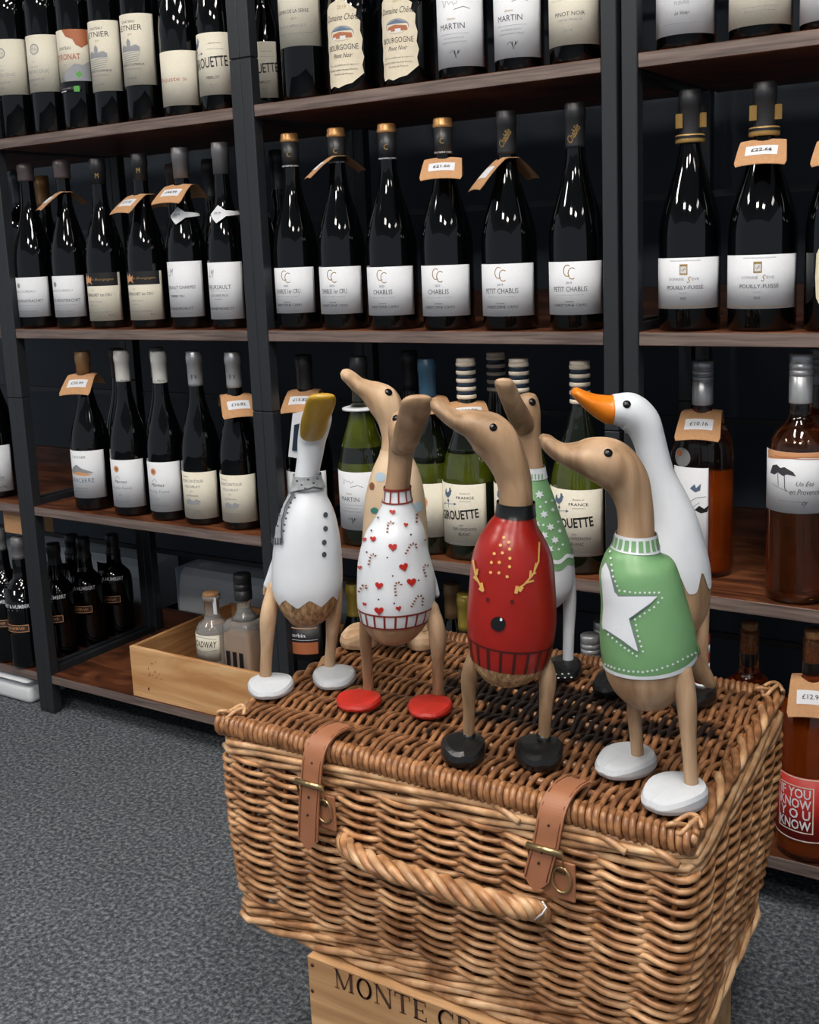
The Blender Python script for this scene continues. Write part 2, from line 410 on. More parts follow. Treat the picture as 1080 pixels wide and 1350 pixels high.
# label DSL (mm). ops: T text, P polygon, S stroke
def T(s, x, y, h, m='ink', w=None, b=0., sh=0., rot=0.): return ('T', s, x, y, h, m, w, b, sh, rot)
def P(poly, m='ink'): return ('P', poly, m)
def S(pts, w, m='ink'): return ('P', stroke(pts, w), m)
def label_meshes(key, R, halfw, h, ops, paper='paper', outline=None, extra=.00045):
    """paper sheet wrapped on a cylinder facing -y, origin at label centre height"""
    def wrap(x, y, off): # mm
        a = x/1000/R; r = R+off
        return (r*math.sin(a), -r*math.cos(a), y/1000)
    if outline is None:
        n = 20; V, F = [], []
        for j in (-h/2, h/2):
            for i in range(n+1): V.append(wrap(-halfw+2*halfw*i/n, j, extra))
        for j in (-h/2, h/2):
            for i in range(n+1): V.append(wrap(-halfw+2*halfw*i/n, j, .00005))
        m = n+1
        for i in range(n):
            F += [(i, i+1, m+i+1, m+i), (2*m+i, 2*m+i+1, i+1, i), (m+i, m+i+1, 3*m+i+1, 3*m+i)]
        F += [(0, m, 3*m, 2*m), (n, 2*m+n, 3*m+n, m+n)]
    else:
        v2, t2 = tri2d(outline, 5); V = [wrap(x, y, extra) for x, y in v2]; F = t2
    pm = mesh('label', V, F, paper)
    V, F, fm, mats = [], [], [], []
    for k, op in enumerate(ops):
        if op[0] == 'T':
            _, s, x, y, hh, m, w, b, sh, rot = op
            v2, f2 = text_geo(s, hh, b, sh, w)
            c, sn = math.cos(rot), math.sin(rot)
            v2 = [(x+c*a-sn*bb, y+sn*a+c*bb) for a, bb in v2]
        else:
            v2, f2 = tri2d(op[1], 4); m = op[2]
        if m not in mats: mats.append(m)
        n = len(V); off = extra+.0002+.00003*k
        V += [wrap(a, bb, off) for a, bb in v2]; F += [tuple(i+n for i in q) for q in f2]; fm += [mats.index(m)]*len(f2)
    lm = mesh('lettering', V, F, mats or ['ink'], smooth=False, fm=fm) if V else None
    return pm, lm
# ------------------------------------------------------------------ room
def structure(name, geo, mat, smooth=False):
    o = part(name, geo, mat, None, smooth); o['kind'] = 'structure'; return o
structure('floor', boxg(-3, 5, -5, .62, -.05, 0), 'carpet')
WALL_Y = .46
structure('wall_back', boxg(-3, 5, WALL_Y, WALL_Y+.08, 0, CEIL), 'wall')
structure('ceiling', boxg(-3, 5, -5, .62, CEIL, CEIL+.05), 'ceiling')
MT['lamp_on'] = flat('lamp_emitter', 'fff6ea', rough=.4)
for i, (x, y, a, b, pw) in enumerate(LAMPS):
    r = root('ceiling_light', LLAB[i], 'light', (x, y, CEIL), 'ceiling lights over the shop floor')
    fr = join(boxg(x-a-.02, x-a, y-b-.02, y+b+.02, CEIL-.012, CEIL), boxg(x+a, x+a+.02, y-b-.02, y+b+.02, CEIL-.012, CEIL),
              boxg(x-a, x+a, y-b-.02, y-b, CEIL-.012, CEIL), boxg(x-a, x+a, y+b, y+b+.02, CEIL-.012, CEIL))
    part('frame', fr, 'white_plastic', r, False)
    d = part('diffuser', boxg(x-a, x+a, y-b, y+b, CEIL-.008, CEIL-.002), flat('lamp_glow', 'fff8f0', emit=pw), r, False)
# ------------------------------------------------------------------ shelving racks
PW = .0215; DEP = .325
ZD, ZC, ZB, ZA, ZE = .0852, .4427, .7974, 1.1544, 1.51
TH = .0185
UW = .59
RX = [(-UW-.0435, 'far left shelving rack cut off by the photo edge'), (0., 'left shelving rack with the pine box on its bottom shelf'),
      (UW+.0435, 'middle shelving rack behind the wooden ducks'), (UW+.0435+UW+.0497, 'right shelving rack with rosé bottles')]
for x0, lab in RX:
    r = root('shelving_rack', 'black steel and wood '+lab, 'shelf', (x0+UW/2, DEP/2, 0), 'wine shelving racks')
    x1 = x0+UW
    for px in (x0-PW, x1):
        for y0 in (0., DEP-PW):
            g = join(boxg(px, px+PW, y0, y0+PW, .006, .6605, .0012), boxg(px, px+PW, y0, y0+PW, .6615, 1.2267, .0012),
                     boxg(px, px+PW, y0, y0+PW, 1.2277, 1.88, .0012))
            p_ = part('post', g, 'steel', r, False)
            part('foot_pad', boxg(px+.001, px+PW-.001, y0+.001, y0+PW-.001, 0, .006), 'cap_black', p_, False)
    for z in (ZD, ZC, ZB, ZA, ZE):
        s_ = part('shelf', boxg(x0+.001, x1-.001, .001, DEP-.002, z-TH, z, .0008), ['shelf_top', 'shelf_edge'], r, False)
        for pl in s_.data.polygons:
            if abs(pl.normal.z) < .5: pl.material_index = 1
        for sx in (x0-PW*.75, x1+PW*.25):
            part('side_rail', boxg(sx, sx+PW*.5, PW, DEP-PW, z-TH, z+.010), 'steel', r, False)
        part('back_lip', boxg(x0+.001, x1-.001, DEP, DEP+.012, z-TH, z+.045), 'shelf_lip', r, False)
        if z < ZE: part('back_rail', boxg(x0, x1, DEP-.010, DEP-.002, z+.182, z+.192), 'steel', r, False)
# ------------------------------------------------------------------ bottle shapes
def prof_burg(R, H, rn=.0128):
    s = [(.55*R, 0), (.9*R, .001), (R, .006), (R, .25*H), (R, .40*H), (.985*R, .43*H), (.945*R, .47*H), (.87*R, .515*H), (.77*R, .56*H), (.655*R, .605*H)]
    s += [(.55*R, .65*H), (.465*R, .69*H), (max(.40*R, rn*1.12), .73*H), (rn*1.05, .775*H), (rn, .82*H), (rn*.98, .93*H), (rn*.98, .965*H)]
    return s
def prof_bord(R, H, rn=.0128):
    return [(.55*R, 0), (.9*R, .001), (R, .006), (R, .3*H), (R, .60*H), (.985*R, .63*H), (.93*R, .66*H), (.8*R, .69*H), (.58*R, .72*H), (.44*R, .74*H), (rn*1.05, .77*H), (rn, .80*H), (rn, .93*H), (rn, .965*H)]
def prof_rose(R, H, rn=.0135):
    return [(.5*R, .004), (.8*R, 0), (.97*R, .003), (R, .012), (R, .3*H), (R, .55*H), (.98*R, .60*H), (.9*R, .65*H), (.74*R, .69*H), (.55*R, .715*H), (.42*R, .735*H), (rn*1.03, .76*H), (rn, .79*H), (rn, .93*H), (rn, .965*H)]
def prof_port(R, H, rn=.0135):
    return [(.55*R, 0), (.92*R, .001), (R, .006), (.985*R, .1*H), (.975*R, .2*H), (R, .30*H), (R, .5*H), (.985*R, .57*H), (.88*R, .62*H), (.65*R, .66*H), (.48*R, .69*H), (.43*R, .74*H), (.42*R, .82*H), (rn*1.0, .86*H), (rn, .965*H)]
PROF = {'burg': prof_burg, 'bord': prof_bord, 'rose': prof_rose, 'port': prof_port}
def cut(prof, z0, z1, off):
    out = []
    def r_at(z):
        for (ra, za), (rb, zb) in zip(prof, prof[1:]):
            if za <= z <= zb and zb > za: return ra+(rb-ra)*(z-za)/(zb-za)
        return prof[-1][0]
    out.append((r_at(z0)+off, z0))
    out += [(r+off, z) for r, z in prof if z0 < z < z1]
    out.append((r_at(z1)+off, z1)); return out
def capsule(kind, H, rn, prof):
    """list of (part name, profile, material)"""
    a = []
    rc = rn+.0011
    def foil(m, l, top=None, tl=.011):
        z0 = H-l; pr = cut(prof, z0, min(H*.964, H-.012), .0009)
        lipz = H-.022
        pr = [(r, z) for r, z in pr if z < lipz]
        body = pr+[(rc, lipz), (rc+.0009, lipz+.001), (rc+.0012, H-.009), (rc+.0006, H-.0075)]
        if top:
            a.append(('capsule', pr+[(rc, H-.0135)], m))
            a.append(('cap_top', [(rc+.0001, H-.0137), (rc+.001, H-.0125), (rc+.001, H-.0085), (rc+.0001, H-.0075), (rc+.0001, H-.002), (rc-.0015, H)], top))
        else:
            a.append(('capsule', body+[(rc+.0004, H-.007), (rc+.0004, H-.0015), (rc-.0012, H)], m))
    k = kind[0]
    if k == 'foil': foil(kind[1], kind[2], kind[3] if len(kind) > 3 else None)
    elif k == 'screw':
        l = kind[2]; z0 = H-l
        pr = [(rc+.0006, z0), (rc+.0008, z0+.001), (rc+.0008, H-.030), (rc+.0002, H-.0295), (rc+.0002, H-.0285), (rc+.001, H-.028), (rc+.001, H-.022), (rc+.0003, H-.0215), (rc+.0003, H-.0205), (rc+.0011, H-.020), (rc+.0011, H-.014),
              (rc+.0004, H-.0135), (rc+.0004, H-.0125), (rc+.001, H-.012), (rc+.001, H-.0015), (rc-.0005, H)]
        a.append(('screw_cap', pr, kind[1]))
    elif k == 'stripe':
        l = .062; n = 10; z0 = H-l
        for i in range(n):
            za = z0+l*i/n; zb = z0+l*(i+1)/n
            m = 'cap_cream' if i % 2 == 0 else 'cap_navy'
            if i == n-1: m = 'cap_cream'
            bul = .0008 if i % 2 == 0 else 0
            zb2 = zb-.0012 if i < n-1 else H
            p = [(rc+.0002, za), (rc+.0006+bul, za+.001), (rc+.0006+bul, zb-.001), (rc+.0002 if i < n-1 else rc-.001, zb)]
            a.append(('cap_stripe', p, m))
    elif k == 'cork':
        a.append(('cork', [(rn*.82, H-.045), (rn*.82, H-.009), (rn*.9, H-.002), (rn*.8, H)], 'cork'))
    elif k == 'wax':
        a.append(('wax_cap', [(rc+.001, H-.034), (rc+.0018, H-.030), (rc+.0012, H-.018), (rc+.0022, H-.014), (rc+.0022, H-.008), (rc+.001, H-.003), (rc-.004, H)], kind[1]))
    return a
_bm = {}
def bottle(u, y, z, topv, wpx, kind, gl, cap, lab=None, desc='', group=None, rot=0., lv=None, hw=None, wine=None, rn=.0128, basev=None, cat='bottle', name='wine_bottle', ltop=None, lbot=None, x=None):
    if x is None: x = xat(u, y, z)
    H = zat(topv, x, y)-z
    R = wpx/pxm((x, y, z+.1))/2
    H = round(H, 3); R = round(R, 4)
    r = root(name, desc, cat, (x, y, z), group)
    r.rotation_euler = (0, 0, rot)
    pr = PROF[kind](R, H, rn)
    key = (kind, R, H, gl, cap, wine, rn)
    if key not in _bm:
        L = []
        if wine and wine[0] == 'band': # sections of the glass seen against the pale wine
            zs = [0]+[zat(v, x, y-R)-z for v in wine[2]]+[pr[-1][1]]
            for i in range(len(zs)-1):
                L.append(('glass', mesh('glass', *lathe(cut(pr, zs[i], zs[i+1], 0), cap=(i == 0 or i == len(zs)-2)), [gl, wine[1]][i % 2])))
        else:
            L.append(('glass', mesh('glass', *lathe(pr, 36), gl)))
            if wine:
                zt = zat(wine[1], x, y-R)-z
                w_ = cut(pr, .008, zt, -.0022); L.append(('wine', mesh('wine', *lathe(w_, 32), wine[0])))
        for nm, p, m in capsule(cap, H, rn, pr): L.append((nm, mesh(nm, *lathe(p, 24), m)))
        _bm[key] = L
    for nm, me in _bm[key]:
        inst(nm, me, r)
    if lab:
        D = DESIGN[lab]
        zt = zat(lv[0], x, y-R*.9)-z; zb = zat(lv[1], x, y-R*.9)-z
        hh = (zt-zb)*1000; hwm = (hw or 68)*PI/180*R*1000
        k2 = (lab, R, round(hh), hw)
        if k2 not in _bm:
            sc = hh/D['h']
            def scl(op):
                if op[0] == 'T':
                    q = list(op); q[2] *= sc; q[3] *= sc; q[4] *= sc
                    if q[6]: q[6] *= sc
                    return tuple(q)
                pl = op[1]; return ('P', [(a*sc, b*sc) for a, b in pl], op[2])
            ol = D.get('outline'); ol = [(a*sc, b*sc) for a, b in ol] if ol else None
            _bm[k2] = label_meshes(k2, R, hwm, hh, [scl(o) for o in D['ops']], D.get('paper', 'paper'), ol)
        pm, lm = _bm[k2]
        lo = inst('label', pm, r); lo.location = (0, 0, (zt+zb)/2)
        if lm: inst('lettering', lm, lo)
    return r, (x, y, z, H, R)
# ------------------------------------------------------------------ label designs (mm, height 72 unless said)
def rows(txts, y0, dy, h, m='inkl', w=None):
    return [T(t, 0, y0-dy*i, h, m, w) for i, t in enumerate(txts)]
def CC(x, y, s=1):
    def arc(cx, cy, r, a0, a1, w): return S([(cx+r*.72*math.cos(a), cy+r*math.sin(a)) for a in np.linspace(a0, a1, 14)], w, 'inkg')
    return [arc(x-2*s, y+2*s, 8*s, .9, 5.3, 1.2*s), arc(x+5*s, y-2*s, 8*s, .9, 5.3, 1.2*s)]
def chablis(t, yr, w):
    return dict(h=72, ops=CC(0, 22, .95)+[T(yr, 0, 7.5, 3, 'ink'), T(t, 0, -1, 7, 'ink', w), T('APPELLATION CHABLIS CONTROLEE', 0, -9, 1.3, 'inkl', 40), T('DOMAINE', 0, -18, 1.8, 'ink'),
                       T('CHRISTOPHE CAMU', 0, -23, 4, 'ink', 48), S([(-20, -27), (20, -27)], .35, 'inkl')])
def rooster(x, y, s=1.):
    body = [(-6, 4), (-5, 8), (-2, 10), (-1, 5), (2, 4), (5, 8), (5, 12), (8, 13), (9, 9), (11, 8), (9, 6), (8, 1), (4, -3), (0, -4), (-4, -2), (-7, 0)]
    q = [P([(x+a*s, y+b*s) for a, b in body], 'inkbl')]
    q += [S([(x+2*s, y-4*s), (x+2*s, y-20*s)], .9*s, 'inkbl'), S([(x-9*s, y-15*s), (x+14*s, y-13*s)], .8*s, 'inkbl'),
          P([(x+14*s, y-10.5*s), (x+19*s, y-12.7*s), (x+14*s, y-15.5*s)], 'inkbl'), P([(x-12*s, y-17*s), (x-7*s, y-12*s), (x-8*s, y-18*s)], 'inkbl'), P(circ(x+2*s, y-9*s, 2.4*s), 'inkbl')]
    return q
def castle(x, y, s=1., m='inkl'):
    q = [P([(x-14*s, y-4*s), (x-14*s, y+2*s), (x-9*s, y+5*s), (x-4*s, y+2*s), (x-4*s, y+8*s), (x-1*s, y+12*s), (x+2*s, y+8*s), (x+2*s, y+2*s), (x+9*s, y+4*s), (x+14*s, y+1*s), (x+14*s, y-4*s)], m)]
    for i in range(5): q.append(S([(x-(15-i)*s, y-(7+2.6*i)*s), (x+(15-i)*s, y-(5+2.6*i)*s)], .7*s, m))
    return q
def scrawl(x, y, w, h, m='ink', n=9, th=.6, seed=1):
    rr = random.Random(seed)
    return [S([(x-w/2+w*i/n/2, y+h*(rr.random()-.5)) for i in range(2*n+1)], th, m)]
GIR = rooster(-16, 26, .85)+[T('Product of', 12, 30, 2.2, 'inkl', sh=.4), T('FRANCE', 12, 24, 3.6, 'ink', 24), S([(4, 19), (20, 19)], .4, 'inkl'), T('GIROUETTE', 0, 0, 13, 'inkb', 60, b=.025, rot=.10),
      T('2022', 6, -14, 2.2, 'ink'), T('SAUVIGNON', 10, -19, 4, 'ink', 32), T('BLANC', 10, -26, 4, 'ink', 16), T('Pays d Oc', 10, -35, 2.2, 'inkl', sh=.3), S([(-18, -39), (30, -39)], .4, 'inkl')]
chene_out = [(-26, 44), (-18, 50), (-8, 52), (0, 58), (8, 50), (16, 44), (22, 40), (20, 32), (26, 26), (25, 14), (28, 4), (26, -8), (29, -18), (26, -28), (28, -38), (20, -44), (12, -50), (2, -52), (-8, -55), (-16, -52), (-26, -54), (-30, -48), (-28, -36), (-31, -26), (-28, -14), (-30, -2), (-28, 10), (-30, 22), (-27, 32)]
DESIGN = {
 'duc': dict(h=72, paper='paper_cream', ops=[P(circ(2, 18, 7), 'inkl'), P(circ(2, 18, 5.6), 'paper_cream'), T('1er', 0, 2, 2, 'inkl'), T('CHATEAU', 0, -4, 1.8, 'inkl'), T('LION DU DUC', 0, -10, 4.2, 'inkl', 40), T('BORDEAUX', 0, -20, 2.6, 'inkl', 26), T('2019', 0, -27, 2, 'inkl')]),
 'eyronat': dict(h=72, paper='paper_cream', ops=[P([(-2, 36), (36, 36), (36, 16), (26, 10), (18, 14), (14, 22), (4, 26)], 'inkr'), P([(-36, -8), (-26, -12), (-22, -22), (-24, -36), (-36, -36)], 'inkt'), P([(0, -22), (14, -12), (26, -14), (36, -8), (36, -36), (-2, -36), (-6, -30)], 'inkl'), P([(14, -26), (20, -22), (24, -28), (18, -32)], 'inkgr'),
                 T('CHATEAU', 0, 10, 4.5, 'ink', 22), T('PEYRONAT', 0, -2, 8.5, 'inkr', 46, b=.01), T('2016', 0, -13, 2, 'inkl')]),
 'letnier': dict(h=95, paper='paper_cream', ops=[T('CHATEAU', 0, 37, 3.6, 'ink', 22), T('LETNIER', 0, 29, 7, 'ink', 40), T('2019', 2, 20, 2.4, 'inkg')]+castle(0, 2, 1.1, 'inkl')+[T('BORDEAUX SUPERIEUR', 0, -20, 3, 'ink', 40), T('GRAND VIN DE BORDEAUX', 0, -26, 2, 'inkl', 32), T('LA LUNE', 0, -38, 2.5, 'inkl', 16)]),
 'injuste': dict(h=72, paper='paper_cream', ops=[T('Pinjuste »', 0, -2, 8, 'inkr', 46)]),
 'girouette_red': dict(h=86, paper='paper_cream', ops=rooster(-22, 26, .85)+[S([(4, 28), (22, 28)], .5, 'inkg'), S([(2, 20), (26, 20)], .4, 'inkl'), T('GIROUETTE', 0, 2, 15, 'inkb', 62, b=.01, rot=.06), T('MERLOT', 8, -19, 4, 'ink', 20), T('Pays d Oc', 8, -29, 2.6, 'inkl', sh=.3)]),
 'girouette': dict(h=84, ops=GIR, paper='paper_cream'),
 'serre': dict(h=100, paper='paper_cream', ops=[P([(-18, 8), (-16, 16), (-6, 20), (4, 15), (12, 20), (20, 12), (20, 6), (8, 8), (0, 4), (-8, 8)], 'inko')]+[T('CHEMIN DE LA SERRE', 0, -12, 4, 'ink', 44), T('2019', 4, -20, 2.4, 'inkg'), T('PAYS D HERAULT', 0, -28, 2.6, 'inkl', 36), S([(-22, -36), (26, -36)], .5, 'inkl')]),
 'chene': dict(h=104, paper='paper_buff', outline=chene_out, ops=[T('2019', 2, 44, 4.5, 'inkg'), T('Domaine Chêne', 0, 32, 8, 'inkb', 48, sh=.4), P(circ(0, 12, 17, 24, 9.5), 'inkl'), P(circ(0, 11, 16, 24, 8), 'paper_buff'), P([(-15, 6), (-13, 12), (-2, 14), (14, 12), (15, 6)], 'inkr'), P([(-14, 8), (-8, 8), (-8, 5), (-14, 5)], 'paper'), P([(-2, 9), (6, 9), (6, 5), (-2, 5)], 'paper'), P([(-17, 15), (0, 20), (17, 15)], 'inkbl'),
                 T('BOURGOGNE', 0, -5, 7, 'ink', 44), T('Pinot Noir', 0, -15, 5.6, 'ink', 28, sh=.4), T('Mis en bouteille par le vigneron', 0, -27, 2.4, 'ink', 42), T('DOMAINE CHENE, Viticulteur-Recoltant', -2, -33, 2.4, 'ink', 44), T('Produit de France', 0, -38, 2.2, 'ink', 28)]),
 'martin': dict(h=90, ops=scrawl(-4, 30, 22, 9, 'ink', 7, .5, 2)+[S([(2, 22), (14, 25), (22, 22)], .6), T('chateau', -2, 12, 3, 'inkg', 12, sh=.3), T('MARTIN', -2, 3, 7, 'ink', 34), S([(-20, -6), (20, -6)], .4, 'inkl'), T('SAUVIGNON BLANC', 0, -11, 2, 'inkl', 28), T('DOMAINE DE MIREMONT FRANCE', 0, -16, 2, 'inkl', 34)]+scrawl(2, -30, 14, 11, 'ink', 5, .6, 5)),
 'pinot': dict(h=90, paper='paper_cream', ops=[S([(-26, 15), (26, 15)], .4, 'inkl'), T('PINOT NOIR', 2, -4, 5.5, 'ink', 44), T('VIN DE FRANCE', 2, -12, 2.6, 'inkl', 34), T('2014', 0, -26, 4, 'inkl', 12)]),
 'durette': dict(h=90, ops=[T('CHATEAU DE DURETTE', 0, 8, 5, 'ink', 58), T('FLEURIE', 2, -8, 4, 'inkl', 18), T('Le Vivier', 2, -20, 4.6, 'ink', 18, sh=.4), S([(-22, -32), (26, -32)], .5, 'inkl')]),
 'amelie': dict(h=90, paper='paper_cream', ops=[T('Laurier', 0, -4, 8, 'inkg', 36, sh=.4), T('Vin rouge issu de raisins', 4, -22, 1.8, 'inkl', 48), T('Product of France', 4, -27, 1.8, 'inkl', 40)]),
 'jean': dict(h=90, ops=[P(circ(-14, 8, 12, 20, 7), 'inkl'), P(circ(-13, 9, 9, 20, 5), 'paper'), T('JEAN', 0, -12, 4, 'ink', 22), T('MERLOT', 4, -22, 3, 'inkl')]),
 'montrachet': dict(h=54, ops=[P(circ(-8, 16, 3.4), 'inkl'), T('LANGOUREAU', 0, 8, 3, 'inkl', 36), T('PULIGNY-MONTRACHET', 0, -5, 4, 'ink', 54), S([(-22, -11), (22, -11)], .3, 'inkl'), T('CELLIERS DE LANGOUREAU', 0, -19, 1.6, 'inkl', 36)]),
 'bourgogne_lion': dict(h=70, paper='paper_cream', ops=[P([(-34, 35), (36, 35), (36, 16), (-34, 16)], 'inkb'), T('de Bourgogne', 12, 25, 4.4, 'inkg', 36, sh=.4), P([(-20, 18), (-24, 26), (-20, 32), (-15, 28), (-12, 33), (-8, 27), (-4, 30), (-6, 22), (-3, 18), (-10, 22)], 'inko'),
                 T('2020', -4, 10, 1.8, 'inkl'), T('MONTRACHET 1er CRU', 0, 3, 4.2, 'ink', 50), T('Champs Canet', -2, -7, 3, 'inkl', 24), T('Chardonnay', -4, -12, 2, 'inkl', 14), T('MIS EN BOUTEILLE A LA PROPRIETE', 0, -22, 1.8, 'inkl', 44), T('75 cl', 22, -27, 2.4, 'ink')]),
 'charmes': dict(h=84, ops=[T('LM', -12, 26, 11, 'inkl', 13, sh=.4), T('MEURSAULT CHARMES', 0, 3, 5, 'ink', 58), T('2021', 0, -3, 1.6, 'inkl'), T('PREMIER CRU', -2, -10, 3.4, 'ink', 26), T('DOMAINE MICHELOT', 0, -29, 4, 'ink', 46), S([(-22, -36), (22, -36)], .3, 'inkl')]),
 'meursault': dict(h=90, ops=[T('LM', -12, 28, 12, 'inkl', 13, sh=.4), T('MEURSAULT', 0, 6, 6.5, 'ink', 44), T('APPELLATION MEURSAULT', 0, 0, 1.6, 'inkl', 34), T('CLOS SAINT-FELIX', 0, -7, 3.6, 'ink', 34), T('Monopole', 0, -13, 2.4, 'ink', 14), T('DOMAINE MICHELOT', 0, -28, 4.2, 'ink', 50), S([(-20, -35), (20, -35)], .3, 'inkl')]),
 'chab1': chablis('CHABLIS 1er CRU', '2020', 46), 'chab2': chablis('CHABLIS 1er CRU', '2016', 46), 'chab': chablis('CHABLIS', '2023', 32), 'petit': chablis('PETIT CHABLIS', '2019', 50),
 'pouilly': dict(h=72, ops=[T('GRAND VIN DE BOURGOGNE', 2, 32, 1.6, 'inkl', 44), P([(-5, 12), (-5, 27), (6, 27), (6, 12)], 'inkg'), P([(-3.6, 14), (-3.6, 24), (4.6, 24), (4.6, 14)], 'paper'), S([(-1, 17), (3, 22)], 1.2, 'inkg'), T('DOMAINE', -10, 6, 4, 'inkl', 22), T('S', 8, 5, 9, 'inkg', 6, sh=.4), T('EVE', 17, 6, 3.6, 'inkl', 10), T('POUILLY-FUISSÉ', 2, -5, 6.6, 'ink', 52), T('"Terroir"', 0, -13, 2.4, 'inkl', sh=.3), T('2022', 0, -21, 3, 'ink'), S([(-42, -33.5), (42, -33.5)], .7, 'inkg')]),
 'macon': dict(h=90, paper='paper_buff', outline=[(-26, 30), (-20, 40), (-8, 44), (8, 44), (20, 40), (26, 30), (27, 0), (25, -26), (18, -38), (0, -44), (-18, -38), (-25, -26), (-27, 0)], ops=[T('Chêne', 0, 28, 9, 'ink', 24, sh=.4), T('MACON', 0, -8, 8, 'ink', 40), T('Milly', 0, -20, 4, 'ink')]),
 'sancerre': dict(h=76, ops=[T('S. ROGER', 0, 28, 4, 'inkl', 28), P([(-22, 4), (-12, 12), (-4, 16), (6, 10), (20, 5), (24, 2), (-22, 2)], 'inkl'), P([(-22, 1), (0, 5), (22, 0), (10, -2)], 'inko'), T('SANCERRE', 2, -9, 7, 'inkbl', 44), T('Chavignol', 2, -22, 2.4, 'inkl', 22), T('Appellation Sancerre Controlee', 2, -27, 2, 'inkl', 32)]),
 'fume': dict(h=84, ops=[P(circ(-4, 26, 6, 10), 'inko'), P(circ(-4, 26, 3, 8), 'inkr'), T('Marnes', 2, 4, 6, 'ink', 26, sh=.4), S([(-8, 9), (-2, 14), (2, 9)], .6), T('Pouilly Fumé', 2, -8, 6, 'inkl', 40), T('2020', 0, -20, 2.4, 'inkl'), T('APPELLATION POUILLY', 4, -31, 1.8, 'inkl', 34)]),
 'vouvray': dict(h=84, paper='paper_cream', ops=[T('Chateau', -12, 34, 3, 'inkl', 14), T('MONCONTOUR', 0, 26, 5.6, 'inkl', 46), T('VOUVRAY', 0, 16, 4.6, 'inkl', 34), T('sec', 0, 8, 2), T('Les Perruches', 0, 0, 3, 'ink', 24), P([(-14, -10), (-6, -6), (4, -10), (8, -6), (16, -10), (12, -16), (-12, -16)], 'inkl'), T('Mis en bouteille au chateau', 0, -26, 2, 'inkl', 32), T('LOIRE', 0, -32, 2, 'inkl')]),
 'farleft': dict(h=60, ops=[T('VILLE', -8, 24, 3, 'ink', 16), S([(-2, 14), (8, 14)], 1, 'inkb'), S([(4, 14), (4, 2)], 1.2, 'inkb'), P(circ(4, -1, 4), 'inkb'), P([(2, -10), (14, -10), (14, -16), (2, -16)], 'inkl'), T('Cotes de Thau', 6, -24, 2.4, 'ink', 22)]),
 'backcream': dict(h=84, paper='paper_cream', ops=[P([(-12, 14), (-10, 22), (0, 24), (12, 20), (14, 14), (12, 6), (-10, 6)], 'inko'), T('TERRE', 0, -18, 3.4, 'inkl', 30), S([(-26, -38), (26, -38)], .4, 'inkl')]),
 'humbert': dict(h=84, paper='dark_glass', ops=[T('SAVARY & HUMBERT', 0, 10, 7, 'inkw', 70, b=.012), T('. . .', 0, 3, 1.4, 'inkl', 20), P([(-26, -24), (26, -24), (26, -37), (-26, -37)], 'inko'), P([(-25, -25), (25, -25), (25, -36), (-25, -36)], 'inkb'), T('RESERVE', 2, -30.5, 5, 'inko', 34, b=.01)]),
 'accorbin': dict(h=60, paper='inkb', ops=[S([(-40, 24), (40, 24)], 1.4, 'inko'), T('Accorbin', 0, 12, 6.5, 'inkw', 40, b=.01), S([(-40, 4), (40, 4)], .7, 'inkw'), P([(-40, 0), (40, 0), (40, -20), (-40, -20)], 'inkr')]),
 'birds': dict(h=130, ops=[P([(2, 38), (8, 44), (10, 39), (16, 45), (15, 36), (9, 33)], 'inkbl'), P([(-14, 24), (-10, 30), (-6, 25), (-9, 19)], 'inkr'), P([(8, 10), (14, 16), (20, 12), (26, 17), (24, 8), (16, 6)], 'inkb'), S([(-24, 4), (-14, 12), (-2, 18), (10, 26), (22, 28)], .9, 'inkl'), S([(-10, 14), (4, 12), (14, 20)], .7, 'inkl'), P([(-22, 10), (-18, 18), (-16, 10)], 'inkr')]),
 'provence': dict(h=86, ops=[P([(-48, 43), (48, 43), (48, 34), (10, 36), (-48, 30)], 'inko'), S([(-40, 33), (-10, 35), (40, 33)], 1.0, 'inkr'), S([(-30, 36), (10, 37), (44, 36)], .9, 'inkr'),
                 P([(-40, 10), (-34, 22), (-26, 24), (-20, 20), (-14, 22), (-2, 16), (2, 10), (-10, 12), (-16, 9), (-24, 13), (-30, 9)], 'ink'), S([(-24, 12), (-23, -6)], .9), S([(-14, 11), (-13, -8), (-10, -12)], 1.2), S([(-34, -4), (-6, -13)], .5), T('Un Été', 14, 0, 8, 'ink', 24, sh=.3), T('en Provence', 14, -12, 8, 'ink', 40, sh=.3), T('VIN DE FRANCE BIO', -6, -26, 2, 'inkl', 30), T('cy', 14, -29, 7, 'ink', 8, sh=.3)]),
 'know': dict(h=86, paper='paper_red', ops=[S([(-50, 41.5), (50, 41.5)], 1.6, 'cap_cream'), S([(-50, -41.5), (50, -41.5)], 1.6, 'cap_cream')] +
         [P([(-24, 31), (24, 31), (24, 29.5), (-24, 29.5)], 'cap_cream'), P([(-24, -31), (24, -31), (24, -29.5), (-24, -29.5)], 'cap_cream'), P([(-24, 31), (-22.5, 31), (-22.5, -31), (-24, -31)], 'cap_cream'), P([(22.5, 31), (24, 31), (24, -31), (22.5, -31)], 'cap_cream'),
          T('IF YOU', 0, 21.5, 13, 'inkw', 40, b=.02), T('KNOW', 0, 7.5, 13, 'inkw', 42, b=.02), T('Y O U', 0, -6.5, 13, 'inkw', 40, b=.02), T('KNOW', 0, -21, 13, 'inkw', 42, b=.02)]),
 'broadway': dict(h=60, paper='paper_cream', ops=[T('BROADWAY', 0, 8, 13, 'inkb', 60, b=.01, sh=.3), S([(-30, 18), (0, 22), (30, 18)], .8), S([(-30, -3), (0, -7), (30, -3)], .8), T('SMALL BATCH GIN', 0, -16, 3, 'inkl', 34)]),
